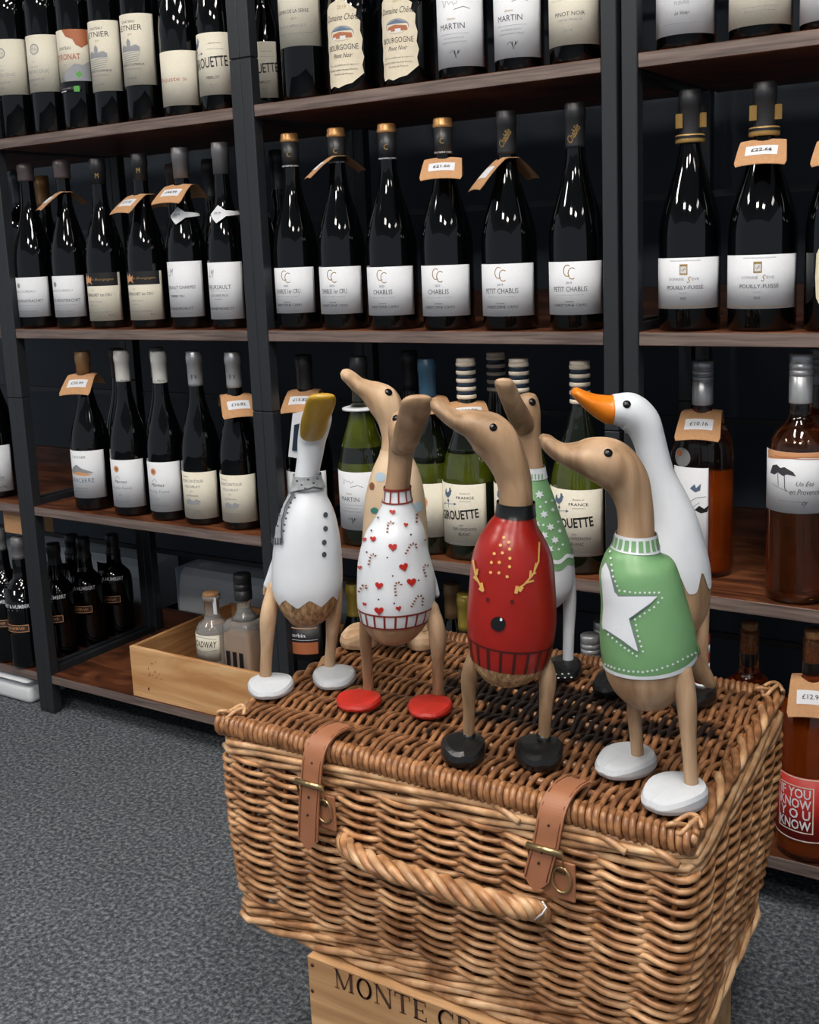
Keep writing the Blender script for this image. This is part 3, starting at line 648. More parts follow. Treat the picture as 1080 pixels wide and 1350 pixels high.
 'blank': dict(h=80, paper='paper', ops=[]), 'back_grey': dict(h=86, paper='inkl', ops=[T('GIROUETTE', 0, 2, 15, 'inkb', 62, b=.01), T('MERLOT', 8, -19, 4, 'ink', 20)]),
}
GR = lambda s: s
B = {}
FB = ('foil', 'cap_black', .068)
def tagged(rt, info, kind, price, lab, head=None, drop=None, zt=None, slope=.75, wd=.031):
    """kraft price collar round a neck"""
    x, y, z, H, R = info
    zn = zt if zt else z+H*.80
    v = CAM-np.array([x, y, zn]); base = math.atan2(v[1], v[0])
    a = base+(head or 0.)
    r = root('price_tag', lab, 'price tag', (x, y, zn), 'kraft price tags hung on bottle necks')
    ca, sa = math.cos(a), math.sin(a)
    def W(s, t, off=0.):  # s across, t outwards
        at = abs(t)
        zz = -slope*max(at-.010, 0)*(.8+6*max(at-.010, 0))-3.0*s*s
        nx = slope*.6*(1 if t > 0 else -1); n = Vector((nx, 0, 1)).normalized()
        X, Y, Z = t+n.x*off, s, zz+n.z*off
        return (x+ca*X-sa*Y, y+sa*X+ca*Y, zn+Z)
    hole = .0148
    out = [(-wd*.80, -.040), (wd*.80, -.040), (wd*.86, -.01), (wd*.9, .012), (wd, .046), (wd*.93, .051), (-wd*.93, .051), (-wd, .046), (-wd*.9, .012), (-wd*.86, -.01)]
    if kind == 'short': out = [(a_, max(b_, -.022)) for a_, b_ in out]
    hl = [(hole*math.cos(k*PI/8), hole*math.sin(k*PI/8)) for k in range(15, -1, -1)]
    v2, t2 = tri2d([out, hl], .007)
    V = [W(s, t, .0004) for s, t in v2]+[W(s, t, -.0004) for s, t in v2]; n = len(v2)
    F = list(t2)+[tuple(i+n for i in q[::-1]) for q in t2]
    o = part('card', (V, F), 'kraft', r, True)
    st = [(-wd*.62, .024), (wd*.62, .024), (wd*.62, .039), (-wd*.62, .039)]
    v2, t2 = tri2d(st, .008)
    sk = part('price_sticker', ([W(s, t, .0009) for s, t in v2], t2), 'paper', o, True)
    if price:
        v2, f2 = text_geo(price, 5.2, .01, 0, wd*800)
        part('lettering', ([W(px_/1000, .0315-py_/1000, .0014) for px_, py_ in v2], f2), 'inkb', o, False).parent = o
    return r
# --- left rack, upper shelf
gA, gB, gC = 'bottles on the upper shelf of the left rack', 'bottles on the middle shelf of the left rack', 'bottles on the lower shelf of the left rack'
lat = .05
for u, tv, w, k, lab, lv, d in (
    (30, -95, 52, 'bord', 'duc', (53, 126), 'leftmost bottle on the upper left shelf, cream label, cut off by photo edge'),
    (72, -100, 50, 'bord', 'duc', (47, 122), 'dark bottle with plain cream crest label, second from left on upper left shelf'),
    (112, -108, 50, 'bord', 'eyronat', (40, 108), 'dark bottle whose cream label has rust, teal and grey watercolour patches'),
    (152, -112, 48, 'bord', 'letnier', (28, 121), 'dark bottle with tall cream château label, left one of the pair'),
    (195, -118, 51, 'bord', 'letnier', (19, 113), 'dark bottle with tall cream château label, right one of the pair'),
    (246, -130, 57, 'burg', 'injuste', (68, 140), 'sloping-shouldered bottle with plain cream square label and one rust word'),
    (293, -135, 54, 'burg', 'girouette_red', (44, 126), 'dark bottle with blue rooster and weathervane label partly behind the rack post')):
    B[('LA', u)] = bottle(u, lat, ZA, tv, w, k, 'dark_glass', FB, lab, d, gA, lv=lv, hw=78, rot=.12)
# lower strip on the colourful label
r_, i_ = B[('LA', 112)]
pm, lm = label_meshes('strip', i_[4], 26, 10, [T('BORDEAUX 2016', -6, 1.5, 2.2, 'inkl', 24), P([(12, 5), (22, 5), (22, -5), (12, -5)], 'inkgr'), S([(-20, -3), (-4, -3)], 1.6, 'inkw')], 'inkb')
o = inst('label', pm, r_); o.location = (0, 0, zat(115, i_[0], i_[1]-i_[4])-ZA-.004); inst('lettering', lm, o)
# --- left rack, middle shelf
for u, tv, w, cap, lab, lv, d in (
    (54, 216, 51, ('wax', 'cap_wax'), 'montrachet', (366, 418), 'leftmost wax-topped bottle on the middle shelf of the left rack, low white label'),
    (101, 211, 50, ('wax', 'cap_wax'), 'montrachet', (364, 418), 'wax-topped bottle with a kraft tag seen edge-on, low white label'),
    (147, 209, 52, ('foil', 'cap_black', .046), 'bourgogne_lion', (360, 423), 'untagged bottle with black-banded cream label and gold lions'),
    (201, 203, 53, ('foil', 'cap_black', .046), 'bourgogne_lion', (358, 422), 'tagged bottle with black-banded cream label and gold lions'),
    (254, 195, 53, ('foil', 'cap_grey', .052), 'charmes', (345, 418), 'grey-capsuled bottle with white label, kraft tag and paper vintage collar'),
    (306, 188, 52, ('foil', 'cap_grey', .052), 'meursault', (346, 421), 'grey-capsuled bottle with white label beside the rack post, paper vintage collar and no kraft tag')):
    B[('LB', u)] = bottle(u, .045, ZB, tv, w, 'burg', 'dark_glass', cap, lab, d, gB, lv=lv, hw=78, rot=.12)
    if u in (254, 306):
        r_, i_ = B[('LB', u)]; x, y, z, H, R = i_; zc = zat(283 if u == 254 else 281, x, y-.02)
        c = []
        for t in (0,):
            r1 = .0185
        pr_ = PROF['burg'](R, H); rc_ = cut(pr_, zc-z-.004, zc-z+.02, 0)[0][0]+.0012
        def wr(s, t, zz): s = s+.55; return (x+(rc_+t)*math.sin(s), y-(rc_+t)*math.cos(s), zz)
        sh = tri2d([(-.2, .013), (.35, .004), (1.6, .001), (3.0, .008), (3.0, .004), (1.6, -.003), (.35, -.006), (-.2, -.017), (-.75, -.002)], .15)
        V = [wr(s-.2, .0035-.0*abs(t)-t*.35, zc+t) for s, t in sh[0]]
        r2 = part('vintage_collar', (V, sh[1]), 'paper', r_, True)
        g = text_geo('2019', 3.6, 0, 0, 8)
        part('lettering', ([wr(-.4+a/1000/.0175, .0043-(bb/1000)*.35, zc+bb/1000) for a, bb in g[0]], g[1]), 'ink', r2, False)
# gold-capsuled bottle and other ones behind
bottle(73, .17, ZB, 232, 44, 'burg', 'dark_glass', ('foil', 'cap_gold', .062), None, 'bottle with a shiny gold capsule in the second row of the left rack', 'second-row bottles on the middle left shelf')
bottle(4, .14, ZB, 225, 50, 'bord', 'dark_glass', FB, None, 'dark bottle at the photo edge seen through the rack side', 'second-row bottles on the middle left shelf', x=-.12)
bottle(243, .19, ZB, 216, 42, 'burg', 'dark_glass', ('foil', 'cap_brown', .06), None, 'dark bottle in the second row behind the grey-capsuled pair, left one', 'second-row bottles on the middle left shelf')
bottle(290, .19, ZB, 210, 42, 'burg', 'dark_glass', FB, None, 'dark bottle in the second row behind the grey-capsuled pair, right one', 'second-row bottles on the middle left shelf')
K = ('foil', 'cap_white', .058)
for u, tv, w, cap, lab, lv, d, y in (
    (127, 463, 52, ('foil', 'cap_tan', .05), 'sancerre', (594, 656), 'tan-capsuled bottle with a hillside label, leftmost on the lower left shelf', .05),
    (178, 462, 51, K, 'fume', (606, 668), 'white-capsuled bottle with an ornate rosette label, left one of the pair', .045),
    (226, 463, 51, K, 'fume', (609, 674), 'white-capsuled bottle with an ornate rosette label, right one of the pair', .045),
    (272, 463, 53, ('foil', 'cap_silver', .062), 'vouvray', (622, 683), 'silver-capsuled bottle with tall cream label and no tag', .047),
    (322, 464, 54, ('foil', 'cap_silver', .062), 'vouvray', (626, 688), 'silver-capsuled bottle with tall cream label, tagged beside the rack post', .047)):
    B[('LC', u)] = bottle(u, y, ZC, tv, w, 'burg', 'dark_glass', cap, lab, d, gC, lv=lv, hw=78, rot=.12)
bottle(170, .16, ZC, 459, 46, 'burg', 'dark_glass', ('foil', 'cap_brown', .058), None, 'brown-capsuled bottle in the second row behind the white-capsuled pair', 'second-row bottles on the lower left shelf')
bottle(222, .16, ZC, 458, 46, 'burg', 'dark_glass', ('foil', 'cap_silver', .058), None, 'silver-capsuled bottle in the second row behind the white-capsuled pair', 'second-row bottles on the lower left shelf')
# --- middle rack, upper shelf
gA, gB = 'bottles on the upper shelf of the middle rack', 'chablis bottles on the middle shelf of the middle rack'
bottle(355, .10, ZA, -60, 46, 'burg', 'dark_glass', FB, 'girouette_red', 'shaded bottle with rooster label just right of the double post', gA, lv=(56, 130), hw=62, rot=.25)
for u, tv, w, k, lab, lv, d, y in (
    (405, -135, 62, 'bord', 'serre', (-60, 62), 'bottle with large cream label and orange village drawing', .045),
    (470, -145, 68, 'burg', 'chene', (2, 113), 'bottle with torn-edged cottage label, left one of the pair', .05),
    (541, -155, 70, 'burg', 'chene', (-7, 103), 'bottle with torn-edged cottage label, right one of the pair', .05),
    (612, -165, 66, 'burg', 'martin', (-12, 89), 'bottle with white signature label, left one of the pair on the upper shelf', .05),
    (686, -175, 66, 'burg', 'martin', (-22, 77), 'bottle with white signature label, right one of the pair on the upper shelf', .05),
    (760, -185, 70, 'burg', 'pinot', (-30, 60), 'bottle with cream pinot noir label beside the right post', .05)):
    B[('MA', u)] = bottle(u, y, ZA, tv, w, k, 'dark_glass', FB, lab, d, gA, lv=lv, hw=78, rot=.12)
G1 = ('foil', 'cap_black', .052, 'cap_gold')
for u, tv, w, cap, lab, lv, d in (
    (396, 176, 59, G1, 'chab1', (353, 413), 'leftmost chablis with copper-topped black capsule, first cru label, no tag'),
    (456, 169, 62, G1, 'chab2', (352, 414), 'chablis with copper-topped capsule, first cru label and edge-on kraft tag'),
    (521, 163, 67, G1, 'chab', (352, 416), 'chablis with copper-topped capsule and no tag, third from left'),
    (593, 156, 69, G1, 'chab', (350, 417), 'chablis with copper-topped capsule and a facing kraft price tag'),
    (674, 146, 73, ('foil', 'cap_black', .060), 'petit', (348, 417), 'petit chablis with all-black capsule and edge-on kraft tag'),
    (762, 136, 73, ('foil', 'cap_black', .060), 'petit', (345, 415), 'petit chablis with all-black capsule and no tag, beside the right post')):
    B[('MB', u)] = bottle(u, .042, ZB, tv, w, 'burg', 'dark_glass', cap, lab, d, gB, lv=lv, hw=78, rot=.12)
def capmark(key, s, vy, hmm, wmm, mat, rot=0., sh=0.):
    r_, (x, y, z, H, R) = B[key]; zc = zat(vy, x, y-.014); g = text_geo(s, hmm, .0, sh, wmm); a0 = math.atan2(CAM[0]-x, -(CAM[1]-y)) if False else 0
    ca = math.atan2(CAM[0]-x, y-CAM[1])-.3
    c, sn = math.cos(rot), math.sin(rot); rr = .0148
    V = [(x+rr*math.sin(ca+(c*a-sn*b)/1000/rr), y-rr*math.cos(ca+(c*a-sn*b)/1000/rr), zc+(sn*a+c*b)/1000) for a, b in g[0]]
    part('capsule_mark', (V, g[1]), mat, r_, False)
for u, vy in ((396, 219), (456, 214), (521, 209), (593, 201)):
    capmark(('MB', u), 'CHRISTOPHE CAMU', vy, 2.6, 34, 'inkw'); capmark(('MB', u), 'C', vy-15, 8, 6, 'inkg')
for u, vy in ((674, 182), (762, 176)): capmark(('MB', u), 'Chablis', vy, 10, 26, 'inkg', rot=1.0, sh=.4)
capmark(('LB', 147), 'M', 232, 9, 6, 'inkg'); capmark(('LB', 201), 'M', 225, 9, 6, 'inkg')
for k_ in (('LC', 272), ('LC', 322)): capmark(k_, 'F V', 497, 8, 11, 'inkb')
for k_ in (('LC', 178), ('LC', 226)): capmark(k_, 'La Marne', 502, 3.5, 22, 'ink', sh=.4)
for u, y, tv, w in ((352, .12, 192, 40), (378, .16, 198, 36)):
    bottle(u, y, ZB, tv, w, 'burg', 'dark_glass', FB, 'blank' if u == 352 else None, 'dark bottle in shade at the left end of the middle rack, %s one' % ('left' if u == 352 else 'right'), 'shaded bottles behind the first chablis', lv=(353, 418), hw=30, rot=.2)
# --- right rack
gR = 'bottles on the upper shelf of the right rack'
for u, tv, w, lab, lv, d in ((905, -205, 78, 'durette', (-55, 46), 'bottle with white château label, left on the upper right shelf'),
                           (1003, -215, 82, 'amelie', (-60, 34), 'bottle with cream label and gold script on the upper right shelf'),
                           (1098, -225, 84, 'jean', (-70, 26), 'bottle with white label cut off by the right photo edge, upper shelf')):
    B[('RA', u)] = bottle(u, .05, ZA, tv, w, 'burg', 'dark_glass', FB, lab, d, gR, lv=lv, hw=78, rot=.12)
gR = 'bottles on the middle shelf of the right rack'
for u, tv, w, lab, lv, d in ((909, 118, 80, 'pouilly', (340, 407), 'black-capsuled bottle with gold neck band and crest label, no tag'),
                           (1004, 108, 88, 'pouilly', (336, 407), 'black-capsuled bottle with gold neck band, crest label and a facing price tag'),
                           (1104, 100, 86, 'macon', (318, 412), 'bottle with scalloped cream label cut off by the right photo edge')):
    B[('RB', u)] = bottle(u, .047, ZB, tv, w, 'burg', 'dark_glass', ('foil', 'cap_black', .060), lab, d, gR, lv=lv, hw=78, rot=.12)
for u, vz in ((909, 182), (1004, 172)):
    r_, (x, y, z, H, R) = B[('RB', u)]; zc = zat(vz, x, y-.015)
    part('neck_band', lathe([(.0185, zc-.006), (.0192, zc-.005), (.0190, zc+.004), (.0175, zc+.005)], 24, x, y), 'inkg', r_)
    part('neck_band_stripe', lathe([(.0195, zc-.0005), (.0195, zc+.0030)], 24, x, y, cap=False), 'inkb', r_)
    for dx in (-1, 1):
        ca = math.atan2(CAM[0]-x, y-CAM[1])+dx*1.05
        cx, cy = x+.0175*math.sin(ca), y-.0175*math.cos(ca)
        part('neck_crest', tube([(cx, cy, zc+.013), (cx, cy, zc+.031)], .0045, 4), 'inkg', r_, False)
# --- middle rack, lower shelf
gC = 'bottles on the lower shelf of the middle rack'
SCB = ('screw', 'cap_black', .06)
STR = ('stripe',)
B['MCd'] = bottle(413, .075, ZC, 468, 62, 'burg', 'dark_glass', ('foil', 'cap_black', .058), 'blank', 'dark bottle behind the snowman duck with white label and price tag', gC, lv=(622, 690), hw=60, rot=.35)
B['MCm'] = bottle(484, .05, ZC, 470, 66, 'burg', 'green_glass', ('foil', 'cap_black', .056), 'martin', 'green bottle with white signature label and white neck ring', gC, lv=(622, 698), hw=66, wine=('band', 'green_wine', (624, 612, 592, 540)))
B['MCb'] = bottle(552, .17, ZC, 462, 58, 'burg', 'dark_glass', FB, None, 'dark second-row bottle with black capsule behind the candy cane duck', 'second-row bottles on the lower middle shelf', x=.80)
B['MCv'] = bottle(572, .05, ZC, 472, 62, 'burg', 'green_glass', ('foil', 'cap_blue', .062), 'backcream', 'green bottle with slate blue capsule and cream landscape label', gC, lv=(637, 707), hw=62, wine=('band', 'green_wine', (640, 612)))
B['MCg'] = bottle(622, .05, ZC, 472, 70, 'burg', 'green_glass', STR, 'girouette', 'green bottle with striped capsule and rooster label left of the reindeer duck', gC, lv=(638, 718), hw=66, wine=('band', 'green_wine', (638, 600)))
B['MCg2'] = bottle(660, .15, ZC, 464, 60, 'burg', 'green_glass', STR, None, 'second-row bottle with striped capsule between the striped pair', gC, wine=None)
B['MCg3'] = bottle(690, .05, ZC, 472, 72, 'burg', 'green_glass', STR, 'girouette', 'striped-capsule bottle hidden behind the reindeer and holly ducks', gC, lv=(640, 722), hw=66, wine=('band', 'green_wine', (640, 600)))
B['MCg4'] = bottle(768, .055, ZC, 475, 80, 'burg', 'green_glass', STR, 'girouette', 'green bottle with striped capsule and rooster label right of the holly duck', gC, lv=(645, 732), hw=66, wine=('band', 'green_wine', (646, 612)))
capmark(('MB', 396), ' .', 219, .1, .1, 'inkw')
r_, i_ = B['MCm']; x, y, z, H, R = i_; zc = zat(541, x, y-.02)
part('neck_ring', lathe([(.0155, zc), (.0155, zc+.004), (.026, zc+.0035), (.030, zc+.002), (.030, zc-.001), (.026, zc)], 28, x, y, cap=False), 'paper', r_)
r_, i_ = B['MCd']; x, y, z, H, R = i_
hp = [W_ for W_ in (ony(386, 545, .02), ony(404, 541, .02), ony(403, 606, .02), ony(380, 602, .02))]
t_ = root('neck_booklet', 'small white hanging booklet with a photo on the dark bottle behind the snowman duck', 'booklet', tuple(hp[0]))
def quadbox(q, th=.0015):
    q = [Vector(p) for p in q]; n = (q[1]-q[0]).cross(q[3]-q[0]).normalized()*th
    V = [tuple(p) for p in q]+[tuple(p+n) for p in q]
    return V, [(0, 1, 2, 3), (7, 6, 5, 4), (0, 4, 5, 1), (1, 5, 6, 2), (2, 6, 7, 3), (3, 7, 4, 0)]
part('leaflet', quadbox(hp), 'paper', t_, False)
hp2 = [ony(388, 560, .0172), ony(400, 557, .0172), ony(400, 595, .0172), ony(385, 594, .0172)]
part('picture', quadbox(hp2, .0008), 'cap_navy', t_, False)
# --- right rack lower shelf: rosés
B['RC1'] = bottle(925, .11, ZC, 475, 80, 'rose', 'rose_glass', ('screw', 'cap_silver', .062), 'birds', 'rosé bottle with tall white butterfly label, silver medal and price tag', 'rosé bottles on the right rack', lv=(616, 745), hw=36, wine=('rose_wine_deep', 625), rot=-.12)
r_, (x, y, z, H, R) = B['RC1']
ca = math.atan2(CAM[0]-x, y-CAM[1])-.55; zc = zat(604, x, y-R)
V2, T2 = tri2d(circ(0, 0, .0135, 20), .006)
def onb(s, t, off): return (x+(R+off)*math.sin(ca+s/R), y-(R+off)*math.cos(ca+s/R), zc+t)
part('medal', ([onb(s, t, .0009) for s, t in V2], T2), 'cap_silver', r_)
V2, T2 = tri2d(circ(-.004, .006, .005, 8), .006); part('medal_mark', ([onb(s, t, .0013) for s, t in V2], T2), 'inkr', r_)
B['RC2'] = bottle(1050, .045, ZC, 466, 80, 'rose', 'rose_glass', ('screw', 'cap_silver', .064), 'provence', 'rosé bottle with painted pine tree label at the right photo edge', 'rosé bottles on the right rack', lv=(596, 676), hw=78, wine=('rose_wine', 575), rot=.10)
bottle(1075, .15, ZC, 458, 72, 'rose', 'rose_glass', ('screw', 'cap_grey', .05), None, 'second-row rosé bottle behind the pine tree label bottle', 'rosé bottles on the right rack', wine=('rose_wine', 600))
# --- bottom shelves
gD = 'bottles on the bottom shelf of the right rack'
def topbottle(u, y, z, tv, w, desc, lab=None, lv=None, cap=('cork',), gl='rose_glass', wine=None, grp=gD, kind='rose', rn=.0135, **k): return bottle(u, y, z, tv, w, kind, gl, cap, lab, desc, grp, lv=lv, wine=wine, rn=rn, **k)
B['RD1'] = topbottle(1066, .045, ZD, 829, 84, 'corked rosé bottle with red slogan label and price tag', 'know', (1024, 1108), wine=('rose_wine_deep', 905), hw=75, rot=-.25)
B['RD2'] = topbottle(985, .10, ZD, 820, 80, 'corked bottle behind the back right corner of the hamper', wine=('rose_wine_deep', 920))
SC1 = 'bottles behind the hamper on the bottom shelf'
for u, y, tv, cap, gl, d in ((772, .06, 836, ('screw', 'cap_silver', .05), 'clear_glass', 'silver screw-capped bottle behind the lid edge, nearer one'), (788, .14, 818, ('screw', 'cap_silver', .05), 'clear_glass', 'silver screw-capped bottle behind the lid edge, farther one'),
                          (612, .07, 782, ('foil', 'cap_yellow', .06), 'green_glass', 'bottle with olive gold capsule left of the reindeer duck'), (594, .14, 768, ('foil', 'cap_tan', .06), 'dark_glass', 'bottle with brown capsule behind the olive gold one'),
                          (466, .13, 768, ('foil', 'cap_yellow', .06), 'dark_glass', 'bottle with yellow and white capsule left of the candy cane duck'), (640, .18, 770, FB, 'dark_glass', 'dark bottle hidden behind the reindeer duck')):
    bottle(u+9, y, ZD, tv, 64, 'burg', gl, cap, None, d, SC1)
B['acc'] = bottle(416, .06, ZD, 700, 66, 'bord', 'dark_glass', FB, 'accorbin', 'dark bottle with black and copper label behind the snowman duck legs', SC1, lv=(822, 868), hw=66)
# far-left rack
B['FL'] = bottle(2, .05, ZC, 440, 50, 'burg', 'dark_glass', ('stripe',), 'farleft', 'striped-capsule bottle with white label at the left photo edge', None, lv=(588, 648), hw=60, rot=.6)
gH = 'black sherry-shaped bottles on the far left bottom shelf'
for i, (u, v, y, tv, d) in enumerate(((12, 0, .035, 697, 'black bottle with white lettering left of the double post, left one'), (43, 0, .030, 708, 'black bottle with white lettering against the double post'),
                     (86, 0, .105, 716, 'shaded black bottle seen through the rack side, nearest one'), (124, 0, .18, 708, 'shaded black bottle seen through the rack side, middle one'),
                     (156, 0, .26, 704, 'shaded black bottle seen through the rack side, farthest one'), (95, 0, .22, 704, 'shaded black bottle in the back row seen through the rack side'), (-18, 0, .05, 695, 'black bottle cut off by the left photo edge'))):
    xx = [-.165, -.098, -.082, -.075, -.072, -.16, -.235][i]
    bottle(u, y, ZD, tv, 46-3*(i in (2, 3, 4)), 'port', 'dark_glass', ('foil', 'cap_grey' if i < 2 else 'cap_black', .045), 'humbert', d, gH, lv=(zl := (proj((xx, y, ZD+.165))[1], proj((xx, y, ZD+.065))[1])), hw=42, x=xx, rot=.2)
# ------------------------------------------------------------------ price tags
def TG(key, price, lab, head, v, **k):
    rt, info = B[key]; x, y = info[0], info[1]
    tagged(rt, info, 'full', price, lab, head, zt=zat(v, x, y), **k)
TG(('LB', 101), '', 'edge-on kraft tag on the second wax-topped bottle of the left rack', -1.35, 253)
TG(('LB', 201), '£31.95', 'tilted kraft tag on the second lion-label bottle', -.95, 256)
TG(('LB', 254), '£44.99', 'kraft tag above the paper collar of the left grey-capsuled bottle', -.65, 243)
TG(('LC', 127), '£20.49', 'kraft tag on the tan-capsuled bottle', -.45, 492, slope=.8)
TG(('LC', 322), '£16.82', 'kraft tag on the silver-capsuled bottle beside the post', .15, 519, slope=.8)
TG(('MB', 456), '', 'edge-on kraft tag on the second chablis bottle', -1.35, 206)
TG(('MB', 593), '£21.66', 'facing kraft tag with £21.66 on the fourth chablis bottle', -.12, 208, slope=.75)
TG(('MB', 674), '', 'edge-on kraft tag on the left petit chablis bottle', -1.25, 208, slope=1.0)
TG(('RB', 1004), '£22.66', 'facing kraft tag with £22.66 on the tagged crest-label bottle', -.1, 184, slope=.75)
TG(('RB', 1104), '£18.75', 'kraft tag cut off by the right photo edge', -.1, 182, slope=.75)
TG('MCd', '£15.82', 'kraft tag on the dark bottle behind the snowman duck', -.3, 513, slope=.75)
TG('MCg', '£11.50', 'kraft tag on the striped-capsule bottle behind the reindeer duck beak', .1, 529, slope=.5)
TG('MCv', '£12.20', 'kraft tag on the slate blue capsuled bottle', .2, 522, slope=.5)
TG('RC1', '£10.16', 'facing kraft tag with £10.16 on the butterfly-label rosé', -.15, 540, slope=.8)
TG('RD1', '£12.95', 'facing kraft tag with £12.95 on the red-label rosé', .0, 892, slope=.85)
# ------------------------------------------------------------------ pine box and spirits
bx0, bx1 = .236, .575; by0, by1 = .004, .30; bz0, bz1 = ZD, ZD+.101; t = .009
r = root('wooden_box', 'open pine wine box on the bottom shelf of the left rack', 'box', ((bx0+bx1)/2, (by0+by1)/2, ZD))
part('front_board', boxg(bx0, bx1, by0, by0+t, bz0, bz1, .0008), 'pine', r, False)
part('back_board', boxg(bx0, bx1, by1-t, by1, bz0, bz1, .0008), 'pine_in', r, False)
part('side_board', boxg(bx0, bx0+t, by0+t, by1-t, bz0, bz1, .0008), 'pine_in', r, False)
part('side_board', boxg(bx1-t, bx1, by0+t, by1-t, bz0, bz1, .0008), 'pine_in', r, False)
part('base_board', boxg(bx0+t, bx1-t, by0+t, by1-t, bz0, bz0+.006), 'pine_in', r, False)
for k in range(14):
    xx, zz = bx0+.045+.035*random.random(), bz0+.045+.035*random.random()
    part('print_mark', boxg(xx, xx+.0016, by0-.0002, by0+.001, zz, zz+.0022), 'burn', r, False)
part('print_mark', boxg(bx0+.042, bx0+.046, by0-.0002, by0+.001, bz0+.018, bz0+.024), 'burn', r, False)
def gin():
    x, y, z = xat(281, .07, ZD+.1), .075, ZD+.0061
    H = zat(781, x, y)-z; R = .034
    r = root('gin_bottle', 'round clear spirit bottle with cork stopper and arched label in the pine box', 'bottle', (x, y, z))
    pr = [(R*.8, 0), (R, .004), (R, .6*H), (R*.96, .66*H), (R*.8, .71*H), (R*.5, .745*H), (.0155, .77*H), (.0145, .80*H), (.0145, .93*H), (.0175, .935*H), (.0175, .975*H), (.015, .98*H)]
    part('glass', lathe(pr, 36, x, y, z), 'clear_glass', r)
    part('spirit', lathe([(q[0]-.003, q[1]+.003) for q in cut(pr, .004, .58*H, 0)], 28, x, y, z), 'gin', r)
    part('cork', lathe([(.012, .80*H), (.012, .97*H), (.0155, .975*H), (.0155, H-.001), (.0145, H)], 24, x, y, z), 'cork', r)
    zt = zat(838, x, y-R)-z; zb = zt-.050
    pm, lm = label_meshes('bw', R, 36, 50, [o if o[0] == 'P' else o for o in DESIGN['broadway']['ops']][:3]+[T('SMALL BATCH GIN', 0, -15, 3, 'inkl', 34)], 'paper_cream')
    lo = inst('label', pm, r); lo.location = (0, 0, (zt+zb)/2); inst('lettering', lm, lo)
    # paper seal over the stopper
    ca = math.atan2(CAM[0]-x, y-CAM[1])+.35
    part('paper_seal', boxg(x+.0175*math.sin(ca)-.004, x+.0175*math.sin(ca)+.004, y-.0185*math.cos(ca)-.0006, y-.0185*math.cos(ca)+.0006, z+.81*H, z+.97*H), 'paper', r, False)
gin()
def rum():
    x, y, z = xat(326, .085, ZD+.1), .085, ZD+.0061
    H = zat(756, x, y)-z
    r = root('spirit_bottle', 'square amber-tinted spirit bottle with ridged black screw cap in the pine box', 'bottle', (x, y, z))
    w = .033
    def sq(s, zz):
        n = 32; out = []
        for k in range(n):
            a = 2*PI*k/n; c, sn = math.cos(a), math.sin(a); e = .28
            out.append((x+s*math.copysign(abs(c)**e, c), y+s*math.copysign(abs(sn)**e, sn), z+zz))
        return out
    def lay(ls):
        V, F = [], []
        for s, zz in ls: V += sq(s, zz)
        n = 32
        for i in range(len(ls)-1):
            for k in range(n): F.append((i*n+k, i*n+(k+1) % n, (i+1)*n+(k+1) % n, (i+1)*n+k))
        F += [tuple(range(n-1, -1, -1)), tuple((len(ls)-1)*n+k for k in range(n))]
        return V, F
    part('glass', lay([(w*.94, 0), (w, .004), (w, .58*H), (w*.95, .615*H), (w*.8, .65*H)]), 'clear_glass', r)
    part('spirit', lay([(w*.88, .004), (w*.9, .006), (w*.9, .55*H)]), 'amber', r)
    part('neck', lathe([(w*.8, .65*H), (w*.6, .68*H), (.0135, .715*H), (.013, .78*H), (.013, .90*H)], 28, x, y, z), 'clear_glass', r)
    part('screw_cap', lathe([(.0165, .80*H), (.0168, .81*H), (.0168, .87*H), (.0158, .872*H), (.0158, .88*H), (.0168, .884*H), (.0168, .92*H), (.0158, .922*H), (.0158, .93*H), (.0168, .934*H), (.0168, .985*H), (.0155, H)], 28, x, y, z), 'cap_black', r)
    for k in range(3):
        xx = x-.022+.016*k
        part('label_bar', boxg(xx, xx+.009, y-w-.0012, y-w-.0002, z+.05, z+.30*H+.03), 'inkb', r, False)
rum()
# ------------------------------------------------------------------ storage bins, things by the wall
def bin_(x0, x1, y0, y1, z0, z1, nm, lab, mat, grp=None, bev=.02):
    r = root(nm, lab, 'storage box', ((x0+x1)/2, (y0+y1)/2, z0), grp)
    zl = z1-(z1-z0)*.34
    part('tub', boxg(x0+.004, x1-.004, y0+.004, y1-.004, z0, zl, bev*.6), mat, r, True)
    part('lid', boxg(x0, x1, y0, y1, zl-.001, z1, bev*.7), mat, r, True)
# white storage heater behind the left rack
def heater(x0, x1, lab):
    r = root('panel_heater', lab, 'heater', ((x0+x1)/2, .41, .0), 'white heater housings on the wall behind the left rack')
    pf = [(.372, .10), (.370, .12), (.374, .175), (.382, .200), (.396, .213), (.43, .217), (.4585, .217), (.4585, .10)]
    V = [(x0, a, b) for a, b in pf]+[(x1, a, b) for a, b in pf]; n = len(pf)
    F = [(i, (i+1) % n, n+(i+1) % n, n+i) for i in range(n)]+[tuple(range(n-1, -1, -1)), tuple(range(n, 2*n))]
    part('housing', (V, F), 'white_plastic', r, False)
    part('end_cap', boxg(x0-.004, x0, .368, .4588, .098, .219, .001), 'grey_plastic', r, False)
    part('bracket', boxg(x0+.03, x0+.05, .40, .4588, 0, .10), 'steel', r, False); part('bracket', boxg(x1-.05, x1-.03, .40, .4588, 0, .10), 'steel', r, False)
heater(.012, .62, 'white wall heater with rounded top behind the pine box')
heater(-.62, -.07, 'white wall heater glimpsed behind the black bottles')
bin_(-.60, -.080, .004, .22, 0, .062, 'storage_tub', 'low white plastic tub with lid on the floor under the far left rack', 'white_plastic')
bin_(-.60, -.052, .235, .33, 0, .064, 'storage_tub', 'blue-grey tub on the floor behind the white one', 'grey_plastic', bev=.008)
